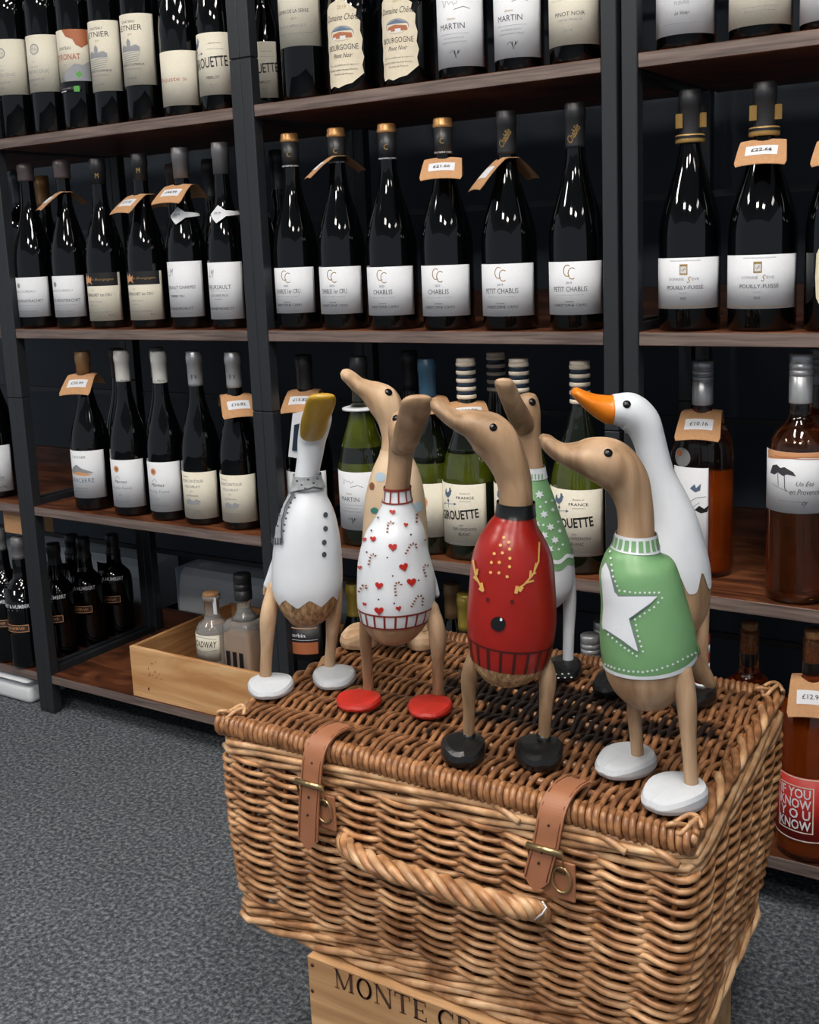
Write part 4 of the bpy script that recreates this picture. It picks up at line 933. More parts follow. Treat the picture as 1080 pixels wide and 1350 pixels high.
for k, (u0, u1, v0, v1, yy, lb) in enumerate(((3, 38, 667, 706, .02, 'tan card hanging under the far left shelf, nearer one'), (58, 71, 684, 702, .13, 'tan card hanging under the far left shelf, farther one'))):
    a_, b_ = ony(u0, v0, yy), ony(u1, v1, yy); x0_ = min(a_[0], b_[0]); x1_ = max(a_[0], b_[0])
    r = root('shelf_card', lb, 'card', ((x0_+x1_)/2, yy, ZC-TH), 'tan cards hung below the far left shelf')
    part('card', boxg(x0_, min(x1_, -.046), yy, yy+.0012, b_[2], ZC-TH), 'kraft', r, False)
# ------------------------------------------------------------------ hamper
HX0, HX1, HY0, HY1, HZ = 1.030, 1.554, -.609, -.262, .44
ham = root('wicker_hamper', 'large willow picnic hamper with leather straps standing on a wooden wine crate', 'basket', ((HX0+HX1)/2, (HY0+HY1)/2, .192))
SHEAR[ham.name] = (HY0, HY1, -.0135)
ZB0, ZT0 = .200, .412
def per_pt(s, z):
    """point on rounded perimeter; s in [0,1) ; returns pos and outward normal"""
    f = (ZT0-z)/(ZT0-ZB0); ins = .007+.017*max(f,0)**1.3-.004*math.sin(PI*f)
    x0, x1, y0, y1 = HX0+.006-.001*f, HX1-ins, HY0+ins, HY1-ins-.022*f
    rc = .014
    segs = [('l', x0+rc, y0, x1-rc, y0), ('a', x1-rc, y0+rc, -PI/2), ('l', x1, y0+rc, x1, y1-rc), ('a', x1-rc, y1-rc, 0), ('l', x1-rc, y1, x0+rc, y1), ('a', x0+rc, y1-rc, PI/2), ('l', x0, y1-rc, x0, y0+rc), ('a', x0+rc, y0+rc, PI)]
    lens = [math.hypot(q[3]-q[1], q[4]-q[2]) if q[0] == 'l' else rc*PI/2 for q in segs]
    d = (s % 1.)*sum(lens)
    for q, l in zip(segs, lens):
        if d <= l:
            k = d/l
            if q[0] == 'l':
                tx, ty = (q[3]-q[1])/l, (q[4]-q[2])/l
                return Vector((q[1]+tx*d, q[2]+ty*d, z)), Vector((ty, -tx, 0))
            a = q[3]+k*PI/2
            return Vector((q[1]+rc*math.cos(a), q[2]+rc*math.sin(a), z)), Vector((math.cos(a), math.sin(a), 0))
        d -= l
    return Vector((q[1], q[2], z)), Vector((0, -1, 0))
body = part('basket_body', tube([per_pt(i/80, ZB0+.002)[0]-per_pt(i/80, ZB0)[1]*.004 for i in range(80)], .0055, 6, closed=True), 'willow', ham)
NS = 36
part('base_weave', boxg(HX0+.03, HX1-.03, HY0+.03, HY1-.045, ZB0-.002, ZB0+.006), 'willow_brown', ham, False)
for yy_ in (HY0+.09, HY1-.09): part('inner_lining', boxg(HX0+.03, HX1-.03, yy_, yy_+.002, ZB0+.006, ZT0-.02), 'leather_edge', ham, False)  # added dark sheets inside the hamper, standing in for shade in the gaps
for i in range(NS):
    s = (i+.5)/NS
    pts = []
    for k in range(6):
        z = ZB0+(ZT0-ZB0)*k/5; p, n = per_pt(s, z); pts.append(p-n*.001)
    part('stake', tube(pts, .0026, 6), 'willow_brown', body)
rows_ = 33; z0r, z1r = .229, .398
for k in range(rows_):
    zk = z0r+(z1r-z0r)*k/(rows_-1); pts = []; rad = []
    N_ = NS*9; base_r = random.uniform(.0029, .0034); ph = random.random()*6
    for i in range(N_):
        s = i/N_; c = math.cos(PI*(s*NS-.5)+PI*k)
        amp = .0047
        cc = math.copysign(abs(c)**.65, c)
        p, n = per_pt(s, zk+.0026*max(0, -math.sin(PI*(s*NS-.5)+PI*k))*(1 if c > 0 else -.3)+.0009*math.sin(7*2*PI*s+ph))
        pts.append(p+n*(amp*cc)); rad.append(base_r*(1+.10*math.sin(2*PI*s*2+ph)))
    part('willow_rod', tube(pts, rad, 6, closed=True), 'willow', body)
# waling twists top and bottom
def waling(zc, nr, r0, amp, turns, mat, outx=0., nm='waling_rod'):
    for j in range(nr):
        pts = []; N_ = turns*14
        for i in range(N_):
            s = i/N_; a = 2*PI*(s*turns+j/nr); p, n = per_pt(s, zc+amp*math.sin(a)); pts.append(p+n*(outx+amp*.8*math.cos(a)))
        part(nm, tube(pts, r0, 7, closed=True), mat, body)
waling(.4055, 3, .0034, .0055, 7, 'willow_rim')
waling(.4150, 3, .0036, .0040, 5, 'willow_rim', .002)
waling(.2195, 3, .0034, .0052, 12, 'willow')
waling(.2115, 3, .0036, .0052, 10, 'willow', .001)
waling(.2010, 3, .0040, .0062, 9, 'willow_rim', .004)
# small cut rod ends poking out near the right corner
for (u, v) in ((452, 0), (823, 1115), (892, 1132), (683, 1076)):
    if v:
        p = ony(u, v, HY0+.003); part('rod_end', tube([p-np.array([.035, -.006, -.006]), p+np.array([.004, -.007, -.001])], .0032, 7), 'willow_rim', body)
# lid
LZ = HZ-.008
lid = part('lid', tube([(HX0+.014, HY0+.012, LZ-.002), (HX1-.014, HY0+.012, LZ-.002), (HX1-.014, HY1-.010, LZ-.002), (HX0+.014, HY1-.010, LZ-.002)], .007, 8, closed=True), 'willow_brown', ham)
NX = 7
ys = [HY0+.045+(HY1-HY0-.085)*i/(NX-1) for i in range(NX)]
for yy in ys:
    part('cross_stick', tube([(HX0+.012, yy, LZ), (HX1-.012, yy, LZ)], .0040, 7), 'willow_bind', lid)
sp = (HY1-HY0-.085)/(NX-1)
nl = 100
for k in range(nl):
    xx = HX0+.020+(HX1-HX0-.040)*k/(nl-1); pts = []; rad = []; ph = random.random()*6; b0 = random.uniform(.0025, .0031)
    for i in range(57):
        f = i/56; y = HY0+.020+(HY1-HY0-.036)*f
        w = math.cos(PI*((y-ys[0])/sp)+PI*k)
        pts.append((xx+.0016*math.sin(5*f+ph)+.0010*math.sin(PI*((y-ys[0])/sp)), y, LZ+.0002+.0049*w)); rad.append(b0)
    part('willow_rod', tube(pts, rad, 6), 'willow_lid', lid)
def coil(a, b, turns, R, r, mat='willow_bind', flat_=1.):
    a, b = Vector(a), Vector(b); t = (b-a).normalized(); n = Vector((0, 0, 1)); c = t.cross(n)
    pts = []; N_ = int(turns*10)
    for i in range(N_+1):
        f = i/N_; an = 2*PI*turns*f; jj = 1+.05*math.sin(i*.37)
        pts.append(a+(b-a)*f+n*(R*flat_*jj*math.cos(an))+c*(R*jj*math.sin(an)))
    return tube(pts, r, 6)
e = .011
part('front_binding', coil((HX0+.004, HY0+e, LZ-.002), (HX1-.004, HY0+e, LZ-.002), 78, .0092, .0033), 'willow_bind', lid)
part('back_binding', coil((HX0+.004, HY1-e, LZ-.001), (HX1-.004, HY1-e, LZ-.001), 78, .0085, .0032), 'willow_bind', lid)
for sx, nm in ((HX0+e, 'side_binding'), (HX1-e, 'side_binding')):
    for j in range(3):
        pts = []
        for i in range(60):
            f = i/59; a = 2*PI*(f*4+j/3); pts.append((sx+.0055*math.cos(a), HY0+.006+(HY1-HY0-.012)*f, LZ+.0052*math.sin(a)))
        part(nm, tube(pts, .0042, 7), 'willow_bind' if j else 'willow_rim', lid)
for cx, cy in ((HX0+.016, HY0+.018), (HX1-.016, HY1-.018), (HX1-.014, HY0+.016)):
    pts = [(cx+.016*math.cos(a*.9+.5)*(1-.015*i), cy+.012*math.sin(a*1.3), HZ+.002+.004*math.sin(a*2)) for i, a in enumerate(np.linspace(0, 9, 40))]
    part('corner_lashing', tube(pts, .0022, 6), 'willow_rim', lid)
# straps
def ribbon(pts, wid, th, wv, taper=None):
    V, F = [], []; m = len(pts); wv = Vector(wv)
    for i, p in enumerate(pts):
        p = Vector(p); t = (Vector(pts[min(i+1, m-1)])-Vector(pts[max(i-1, 0)])).normalized(); n = t.cross(wv).normalized()
        w = wid*(taper[i] if taper else 1)
        for a, b in ((-1, -1), (1, -1), (1, 1), (-1, 1)): V.append(tuple(p+wv*(a*w/2)+n*(b*th/2)))
    for i in range(m-1):
        for k in range(4): F.append((4*i+k, 4*i+(k+1) % 4, 4*i+4+(k+1) % 4, 4*i+4+k))
    F += [(3, 2, 1, 0), (4*m-4, 4*m-3, 4*m-2, 4*m-1)]
    return V, F
def strap(x, zbot, lean, lab):
    yf = HY0
    P0 = [(x+.006, yf+.042, HZ+.004), (x+.005, yf+.024, HZ+.0072), (x+.004, yf+.008, HZ+.0062), (x+.002, yf-.003, HZ-.002), (x, yf-.0085, HZ-.016), (x-.003*lean, yf-.0102, HZ-.033),
          (x-.006*lean, yf-.0125, (HZ-.033)*.65+(zbot+.012)*.35), (x-.009*lean, yf-.0135, (HZ-.033)*.35+(zbot+.012)*.65), (x-.012*lean, yf-.014, zbot+.012), (x-.013*lean, yf-.014, zbot+.006), (x-.014*lean, yf-.014, zbot)]
    P1 = cr([Vector(q) for q in P0[:9]], 5)+[Vector(P0[9]), Vector(P0[10])]
    s_ = part('leather_strap', ribbon(P1, .0245, .0024, (1, 0, 0), [1]*41+[.6, .08]), 'leather', ham, False)
    for sg in (-1, 1):
        st = [tuple(Vector(q)+Vector((sg*.0100, -.0016 if i > 3 else -.0004, 0.0016 if i <= 3 else 0))) for i, q in enumerate(P0[:9])]
        part('stitching', tube(st, .0005, 4), 'leather_edge', s_)
    zb = HZ-.038; xc = x-.003*lean; yb = yf-.0125
    bk = part('buckle', tube([(xc-.0165, yb-.001, zb), (xc+.0165, yb-.001, zb), (xc+.0165, yb+.003, zb-.020), (xc-.0165, yb+.004, zb-.020)], .0016, 8, closed=True), 'brass', s_)
    part('buckle_bar', tube([(xc-.0168, yb-.0018, zb+.001), (xc+.0168, yb-.0018, zb+.001)], .0030, 8), 'brass', s_)
    part('ring', tube([(xc+.014+.009*math.cos(a), yb+.002, zb-.026+.012*math.sin(a)) for a in np.linspace(0, 2*PI, 17)[:-1]], .0014, 6, closed=True), 'brass', s_)
    part('backing_patch', boxg(xc-.004, xc+.026, yb+.004, yb+.0065, zb-.046, zb-.010, .0008), 'leather', s_, False)
    for zz in (.062, .088):
        q = P0[6] if zz < .07 else P0[7]
        part('hole', tube([(q[0], q[1]-.0022, q[2]+.004), (q[0], q[1]-.0008, q[2]+.004)], .0012, 8), 'inkb', s_)
    part('hole', tube([(P0[4][0], P0[4][1]-.002, P0[4][2]), (P0[4][0], P0[4][1], P0[4][2])], .0012, 8), 'inkb', s_)
xs1 = ony(409, 1040, HY0-.012); xs2 = ony(722, 1110, HY0-.012)
strap(xs1[0]+.002, ony(400, 1116, HY0-.012)[2], .6, 'left')
strap(xs2[0], ony(706, 1172, HY0-.012)[2], .9, 'right')
# plaited handle
hpts = []
for (u, v, o_) in ((452, 1106, .002), (462, 1120, -.018), (490, 1137, -.030), (530, 1152, -.036), (570, 1164, -.038), (610, 1178, -.038), (650, 1189, -.034), (685, 1196, -.026), (708, 1200, -.012), (716, 1204, .004)):
    hpts.append(Vector(ony(u, v, HY0+.002+o_)))
hc = cr(hpts, 14)
hd = part('handle', tube(hc, .0045, 6), 'willow', ham)
for j in range(4):
    pts = []
    for i, p in enumerate(hc):
        f = i/(len(hc)-1); a = 2*PI*(f*4.5+j/4); tg = (hc[min(i+1, len(hc)-1)]-hc[max(i-1, 0)]).normalized()
        n = Vector((0, -1, 0)); n = (n-tg*n.dot(tg)).normalized(); b = tg.cross(n)
        A = .0062*(.55+.45*max(0, math.sin(PI*f))**.4); pts.append(p+n*A*math.cos(a)+b*A*1.15*math.sin(a))
    part('plait_strand', tube(pts, .0045, 7), 'willow_rim' if j % 2 else 'willow', hd)
part('string_tie', tube([ony(714, 1188, HY0-.02), ony(719, 1196, HY0-.024), ony(714, 1204, HY0-.026), ony(704, 1212, HY0-.024)], .0009, 5), 'paper', hd)
# crate below
CR = onz(405, 1262, .1905)
cx0, cy0 = CR[0], CR[1]; cx1, cy1 = cx0+.36, cy0+.30; cz1 = .1925
r = root('wine_crate', 'branded pale wooden wine crate standing on the carpet under the hamper', 'crate', ((cx0+cx1)/2, (cy0+cy1)/2, 0))
fb = part('front_board', boxg(cx0, cx1, cy0, cy0+.01, 0, cz1, .0008), 'pine_pale', r, False)
part('side_board', boxg(cx0, cx0+.01, cy0+.01, cy1-.01, 0, cz1, .0008), 'pine_pale', r, False)
part('side_board', boxg(cx1-.01, cx1, cy0+.01, cy1-.01, 0, cz1, .0008), 'pine_pale', r, False)
part('back_board', boxg(cx0, cx1, cy1-.01, cy1, 0, cz1, .0008), 'pine_pale', r, False)
part('top_board', boxg(cx0+.01, cx1-.01, cy0+.01, cy1-.01, cz1-.01, cz1-.001), 'pine_pale', r, False)
p0 = ony(447, 1306, cy0); p1 = ony(640, 1345, cy0)
g = text_geo('MONTE CRISTO', 22, 0, 0, 222)
z_m = ony(500, 1311, cy0)[2]; xm0 = ony(441, 1300, cy0)[0]
gx = [a for a, b in g[0]]
def serif(ch):
    v = lambda x, w=3.6: stroke([(x, 0), (x, 22)], w); sf = lambda x, y, w=6.5: stroke([(x-w/2, y), (x+w/2, y)], 1.0)
    ov = lambda cx, rx, a0, a1: stroke([(cx+rx*math.cos(a), 11+10.6*math.sin(a)) for a in np.linspace(a0, a1, 26)], 2.6)
    G = {'M': (27, [v(4, 1.4), v(22), stroke([(4, 22), (13, 1)], 3.4), stroke([(13, 1), (22, 22)], 1.3), sf(4, .5), sf(22, .5, 7.5), sf(3, 21.5, 5), sf(22.5, 21.5, 6)]),
         'O': (22, [ov(11, 8.2, 0, 2*PI), ov(11, 7.2, 1.9, 4.4), ov(11, 7.2, -1.2, 1.2)]),
         'N': (24, [v(4, 1.4), v(20, 1.4), stroke([(4, 22), (20, 0)], 3.6), sf(4, .5), sf(20, 21.5), sf(3, 21.5, 5)]),
         'T': (21, [v(10.5), stroke([(1.5, 21.2), (19.5, 21.2)], 1.6), sf(10.5, .5, 8), stroke([(2, 16.5), (2, 21.5)], 1.3), stroke([(19, 16.5), (19, 21.5)], 1.3)]),
         'E': (19, [v(5), stroke([(2, 21.2), (16, 21.2)], 1.6), stroke([(2, .8), (16.5, .8)], 1.6), stroke([(5, 11), (13, 11)], 1.4), stroke([(16, 17), (16, 21.5)], 1.3), stroke([(16.5, .5), (16.5, 5.5)], 1.3), stroke([(13, 8.5), (13, 13.5)], 1.2)]),
         'C': (21, [ov(11.5, 8.6, .7, 5.55), ov(11.5, 7.6, 1.9, 4.4), stroke([(18.5, 15), (18.5, 21.5)], 1.4)]),
         'R': (22, [v(5), sf(5, .5, 8), sf(4, 21.5, 5), stroke([(5, 21), (12, 21), (15.5, 19), (16, 16), (15, 12.5), (11, 11), (5, 11)], 2.), stroke([(10, 11), (18.5, .5)], 3.2)]),
         'I': (11, [v(5.5), sf(5.5, .5, 8), sf(5.5, 21.5, 8)]), 'S': (17, [stroke([(14, 17), (12, 21), (7, 21.5), (3.5, 18.5), (4, 14.5), (8.5, 11.5), (13, 8.5), (13.5, 4), (10, .8), (5.5, .8), (3, 5)], 2.8)]), ' ': (9, [])}
    return G[ch]
xx = 0
for ch in 'MONTE CRISTO':
    w_, gl_ = serif(ch)
    for pl in gl_:
        v2, t2 = tri2d(pl, 50)
        part('lettering', ([(xm0+(xx+a)/1000, cy0-.0005, z_m-.011+b/1000) for a, b in v2], t2), 'burn', fb, False)
    xx += w_*1.02
for vv in (1272, 1306):
    q = ony(412, vv, cy0); part('nail', tube([(q[0], cy0-.0006, q[2]), (q[0], cy0+.001, q[2])], .0022, 8), 'burn', fb)
# ------------------------------------------------------------------ ducks
def Wp(P0, x, y, d=0.):
    """pixel -> 3-D on the upright plane through P0 facing the shop, moved d metres towards the viewer"""
    r_ = ray(x, y); O = P0+HD*d; k = ((O-CAM)@HD)/(r_@HD); return CAM+r_*k
class Loft:
    def __init__(s, P0, secs, side):
        s.ppm = pxm(P0); C = [Vector(Wp(P0, q[0], q[1], q[2])) for q in secs]
        A = [q[3]/s.ppm for q in secs]; Bq = [q[4] for q in secs]; n = 8
        s.C = cr(C, n)
        def cr1(a): return [v.x for v in cr([Vector((x, 0, 0)) for x in a], n)]
        s.A = [max(x, .0003) for x in cr1(A)]; s.B = [max(x, .0003) for x in cr1(Bq)]
        s.n = n; s.side = Vector(HD if side == 'D' else HR); s.mode = side
        s.N = []; m = len(s.C); s.S = []
        for i in range(m):
            t = (s.C[min(i+1, m-1)]-s.C[max(i-1, 0)]).normalized(); N = t.cross(s.side).normalized(); s.N.append(N)
    def at(s, t, th, off=0.):
        f = min(max(t*s.n, 0), len(s.C)-1.001); i = int(f); k = f-i
        c = s.C[i].lerp(s.C[i+1], k); N = s.N[i].lerp(s.N[i+1], k).normalized()
        a = s.A[i]*(1-k)+s.A[i+1]*k+off; b = s.B[i]*(1-k)+s.B[i+1]*k+off
        if s.mode == 'D': return c+N*(a*math.cos(th))+s.side*(b*math.sin(th))
        return c+N*(b*math.cos(th))+s.side*(a*math.sin(th))
    def surf(s, t0, t1, off=0., n=40, m=None, cap=True, e0=None, e1=None):
        m = m or max(3, int((t1-t0)*7)); V, F = [], []
        for i in range(m+1):
            for k in range(n):
                th = 2*PI*k/n; a = t0+(e0(th) if e0 else 0); b = t1+(e1(th) if e1 else 0)
                V.append(tuple(s.at(a+(b-a)*i/m, th, off)))
        for i in range(m):
            for k in range(n): F.append((i*n+k, i*n+(k+1) % n, (i+1)*n+(k+1) % n, (i+1)*n+k))
        if cap: F += [tuple(range(n-1, -1, -1)), tuple(m*n+k for k in range(n))]
        return V, F
def bvh(*geos):
    v, f = join(*geos); return BVHTree.FromPolygons([Vector(p) for p in v], f)
def decal(tree, polys, mat, parent, name, off=.0007, ml=5):
    V, F = [], []
    for poly in polys:
        v2, t2 = tri2d(poly, ml); hit = []
        for (x, y) in v2:
            d = Vector(ray(x, y)).normalized(); h = tree.ray_cast(Vector(CAM), d)
            if h[0] is None: hit.append(None)
            else:
                nn = h[1] if h[1].dot(d) < 0 else -h[1]; hit.append(h[0]+nn*off)
        idx = {}
        for q in t2:
            if any(hit[i] is None for i in q): continue
            if max((hit[q[0]]-hit[q[1]]).length, (hit[q[1]]-hit[q[2]]).length) > .03: continue
            for i in q:
                if i not in idx: idx[i] = len(V); V.append(tuple(hit[i]))
            F.append(tuple(idx[i] for i in q))
    if F:
        o = part(name, (V, F), mat, parent, True)
        if name in ('painted_specks', 'scarf_spots', 'painted_stitches', 'collar_ribs', 'scarf_lines'): o['kind'] = 'stuff'
        return o
def limb(P0, pts, rad, n=12):
    q = cr([Vector(p) for p in pts], 6); r2 = [v.x for v in cr([Vector((x, 0, 0)) for x in rad], 6)]
    return tube(q, r2, n)
def foot(c, L, Wd, h, ang, notch=True):
    """carved pebble-shaped foot; c = centre on the lid, ang = heading (0 = towards viewer)"""
    n = 28; V, F = [], []
    fw = Vector(HD)*math.cos(ang)+Vector(HR)*math.sin(ang); sd = Vector((0, 0, 1)).cross(fw)
    lay = [(.94, 0.), (1., .25), (1., .72), (.93, .96), (.72, 1.02), (.40, 1.0), (.0, .98)]
    for s, z in lay:
        for k in range(n):
            a = 2*PI*k/n; cx, sx = math.cos(a), math.sin(a)
            rr = 1-.05*math.exp(-(a if a < PI else a-2*PI)**2/.05)+.03*math.cos(3*a+.4)
            zz = z*h
            if z > .5:
                f = max(cx, 0)*s; web = abs(sx*s)
                zz -= h*(.34*max(f,0)**1.3)+(h*.12*abs(math.sin(3.1*sx*s))*f)
            V.append(tuple(Vector(c)+fw*(L*rr*s*cx)+sd*(Wd*rr*s*sx)+Vector((0, 0, zz))))
    m = len(lay)
    for i in range(m-1):
        for k in range(n): F.append((i*n+k, i*n+(k+1) % n, (i+1)*n+(k+1) % n, (i+1)*n+k))
    F.append(tuple(range(n-1, -1, -1)))
    return V, F
def decals(tree, polys, mat, parent, name, off=.0007, ml=5):
    for q in polys: decal(tree, q if isinstance(q[0], list) else [q], mat, parent, name, off, ml)
FZ = HZ-.0005+.0012
def eye_at(tree, x, y, parent, r=.0042):
    d = Vector(ray(x, y)).normalized(); h = tree.ray_cast(Vector(CAM), d)
    if h[0] is None: return
    c = h[0]; nn = h[1] if h[1].dot(d) < 0 else -h[1]; a = nn.orthogonal().normalized(); b = nn.cross(a); V, F = [], []; n = 14
    L_ = [(1., -.1), (1., .12), (.8, .34), (.45, .5), (.05, .56)]
    for s, z in L_:
        for k in range(n):
            t_ = 2*PI*k/n; V.append(tuple(c+a*(r*s*math.cos(t_))+b*(r*s*math.sin(t_))+nn*(r*z)))
    for i in range(len(L_)-1):
        for k in range(n): F.append((i*n+k, i*n+(k+1) % n, (i+1)*n+(k+1) % n, (i+1)*n+k))
    F.append(tuple((len(L_)-1)*n+k for k in range(n)))
    part('eye', (V, F), 'eye', parent)
def dk(lab, p0): return root('wooden_duck', lab, 'duck figurine', (p0[0], p0[1], HZ+.001), 'carved wooden ducks on the hamper')
def legs(P0, r, spec, mat='duck_wood'):
    for s in spec:
        fc = onz(s['f'][0], s['f'][1], FZ)
        dd = (fc-P0)@HD
        top = Vector(Wp(P0, s['hip'][0], s['hip'][1], dd*s.get('hd', .55)))
        kn = Vector(Wp(P0, s['k'][0], s['k'][1], dd*.85))
        an = Vector(Wp(P0, s['a'][0], s['a'][1], dd))
        an2 = Vector(onz(s['a'][0], s['a'][1], FZ+s['h']*.8))
        pp = pxm(P0)
        r0 = s['w'][0]/pp; ax = (top-kn).normalized()
        g = limb(P0, [top+ax*r0*1.25, top+ax*r0*.95, top+ax*r0*.35, top-ax*r0*.3, kn, (kn+an2)/2, an2], [r0*.12, r0*.55, r0*.9, r0, s['w'][1]/pp, s['w'][2]/pp, s['w'][2]/pp*.95], 14)
        lg = part('leg', g, s.get('m', mat), r)
        cx = onz(s['f'][0], s['f'][1], FZ)
        ft = part('foot', foot(cx, s['L'], s['W'], s['h'], s.get('ang', 0)), s['fm'], r, False)
        if s.get('sock'):
            m_, z0, z1 = s['sock']; axis = an2
            part('sock', tube([an2+Vector((0, 0, z0)), an2+Vector((0, 0, z1))], s['w'][2]/pp*1.12, 14), m_, r)
        s['an'] = an2
# ---- snowman duck
P0 = onz(400, 906, FZ)
r = dk('white snowman duck with grey spotted scarf, black buttons and gold bill, leftmost of the ducks', P0)
S_ = [(405, 824, 0, 3, .003), (405, 821, 0, 18, .014), (406, 813, 0, 27, .022), (406, 800, 0, 36, .030), (405, 780, 0, 43, .035), (405, 760, 0, 45, .036), (405, 720, 0, 42.5, .034), (405, 690, 0, 37.5, .031), (405, 670, 0, 31.5, .027), (405, 652, 0, 23, .021),
      (406, 640, 0, 18.5, .017), (405, 626, 0, 14.8, .015), (409, 600, 0, 15.5, .014), (411, 582, 0, 17, .015), (414, 568, .003, 18.5, .018), (417, 554, .004, 18.5, .017), (420, 541, .001, 14, .011), (421, 534, 0, 4, .004)]
lf = Loft(P0, S_, 'R')
bodyg = lf.surf(0, len(S_)-1)
bd = part('body', bodyg, 'duck_root', r)
def jag(th):
    return .55*abs(((th*4.2/PI) % 1)-.5)*2-.25
coat = lf.surf(3.75, 10.2, .0009, 96, e0=jag, cap=False); part('painted_coat', coat, 'p_white', bd)
hw_ = lf.surf(10.0, len(S_)-1, .0009); part('painted_neck', hw_, 'p_white', bd)
scf = lf.surf(9.75, 11.05, .0030, 40, cap=False); sc = part('painted_scarf', scf, 'p_grey', bd)
tr = bvh(coat, hw_, scf)
decal(tr, [stroke([(384, 648), (375, 665), (369, 685), (367, 705), (369, 716)], 12), ], 'p_grey', bd, 'scarf_end', .0012)
decal(bvh(coat, scf), [stroke([(389, 652), (380, 668), (375, 686), (374, 704), (374.5, 716)], 1.6), stroke([(381, 644), (370, 664), (363.5, 684), (362, 716)], 1.4), stroke([(386, 652), (396, 648), (404, 646), (412, 643), (422, 645)], 2.6)]+[stroke([(x, 709), (x, 718)], 1.6) for x in (364, 367, 370, 373)], 'p_dgrey', bd, 'scarf_lines', .0036)
tr2 = bvh(coat, scf)
pd = [circ(x, y, 1.5, 6) for x, y in ((394, 634), (399, 639), (406, 632), (412, 637), (403, 644), (416, 631), (388, 652), (391, 657), (386, 664), (384, 670), (382, 677), (380, 684), (378, 692), (377, 700), (373, 667), (372, 680), (370, 694))]
decal(tr2, pd, 'p_dgrey', bd, 'scarf_spots', .0034)
decals(tr2, [circ(x, y, 3.1, 10, 3.8) for x, y in ((428.5, 679), (428.5, 697), (427, 715), (427, 731))], 'p_dgrey', bd, 'button', .0012)
bl = [(411, 575, .012, 13, .006), (412, 572, .018, 15.5, .008), (414, 563, .030, 17.2, .009), (416, 552, .042, 17.5, .009), (420, 541, .054, 18, .0075), (423, 530, .066, 18, .006), (424.5, 523, .073, 15, .0045), (425, 520.5, .075, 8, .002)]
lb = Loft(P0, bl, 'R'); part('bill', lb.surf(0, len(bl)-1), 'p_gold', r)
tl = [(398, 690, -.030, 10, .012), (388, 715, -.036, 17, .014), (376, 742, -.040, 17, .012), (364, 764, -.042, 13, .009), (354, 777, -.043, 8, .005), (349, 784, -.043, 3, .003)]
lt = Loft(P0, tl, 'D'); part('tail', lt.surf(0, len(tl)-1), ['duck_wood'], r); part('painted_tail', lt.surf(0, 3.9, .0009), 'p_white', r)
legs(P0, r, [dict(f=(357, 911), hip=(361, 776), k=(354, 812), a=(350, 893), w=(9, 11, 8.2), h=.013, L=.026, W=.0255, fm='p_whitefoot', hd=.1), dict(f=(441, 899), hip=(444, 776), k=(440, 812), a=(434, 880), w=(8, 10, 7.4), h=.013, L=.025, W=.0245, fm='p_whitefoot', hd=.1)], 'duck_wood_pale')
# ---- cream duck behind
P0 = onz(512, 852, FZ)
r = dk('unpainted-headed cream duck with pastel dots standing behind the candy cane duck', P0)
S_ = [(520, 838, 0, 3, .003), (520, 835, 0, 18, .016), (520, 826, 0, 29, .026), (520, 810, 0, 36, .032), (520, 780, 0, 41.5, .037), (520.5, 740, 0, 43, .038), (521, 700, 0, 41, .036), (521, 664, 0, 38.5, .033), (521.5, 640, 0, 34.5, .030), (521.5, 620, 0, 29, .025), (521, 604, 0, 22, .019),
      (520, 592, 0, 17, .015), (520, 578, 0, 16, .015), (518, 560, 0, 17.5, .016), (514, 545, 0, 19.5, .018), (505, 529, 0, 21, .019), (492, 519, 0, 17, .017), (482, 513, 0, 12.5, .015), (472, 507, 0, 10, .015), (463, 499, 0, 9, .015), (455, 493, 0, 7.5, .013), (450, 490, 0, 3, .006)]
lf = Loft(P0, S_, 'D'); bg = lf.surf(0, len(S_)-1); bd = part('body', bg, 'duck_wood_pale', r); cg = lf.surf(1.5, 11, .0009, cap=False); part('painted_coat', cg, 'duck_cream', bd)
tr = bvh(bg, cg)
decals(tr, [circ(502, 629, 6.5, 14), circ(551, 668, 6, 12, 7)], 'p_blue', bd, 'painted_dot'); decals(tr, [circ(491, 641, 3.5, 10, 5), circ(556, 700, 3, 10)], 'p_brown', bd, 'painted_dot'); decals(tr, [circ(494, 673, 5, 10, 4), circ(560, 640, 3, 10)], 'p_teal', bd, 'painted_dot')
eye_at(tr, 512.5, 517, bd, .0048)
legs(P0, r, [dict(f=(475, 849), hip=(497, 770), k=(490, 800), a=(484, 838), w=(9, 9, 7), h=.022, L=.025, W=.022, fm='duck_wood_pale', hd=.1, ang=-1.2), dict(f=(556, 850), hip=(546, 770), k=(550, 800), a=(559, 832), w=(9, 9, 7), h=.024, L=.022, W=.019, fm='duck_wood_pale', hd=.1)], 'duck_wood_pale')
# ---- candy cane duck
P0 = onz(520, 930, FZ)
r = dk('white duck with red hearts and candy canes, wooden head and red feet', P0)
S_ = [(519, 849, 0, 3, .003), (520, 845, 0, 19, .015), (520, 836, 0, 31, .025), (521, 820, 0, 42, .034), (522, 800, 0, 48.5, .038), (522.5, 780, 0, 50, .039), (522, 760, 0, 49, .038), (520, 740, 0, 46, .036), (519.5, 720, 0, 41.5, .034), (521, 700, 0, 36.5, .030), (523, 684, 0, 28, .024), (524, 668, 0, 20.5, .019), (524, 655, 0, 17, .0155),
      (524, 644, 0, 16, .0145), (526.5, 622, 0, 15.5, .0145), (528.5, 602, 0, 15.8, .015), (531, 584, .003, 17.5, .017), (532, 570, .004, 19.5, .019), (533, 558, .002, 20, .018), (533, 547, 0, 16, .013), (533, 540, 0, 5, .005)]
lf = Loft(P0, S_, 'R'); bg = lf.surf(0, len(S_)-1); bd = part('body', bg, 'duck_wood', r)
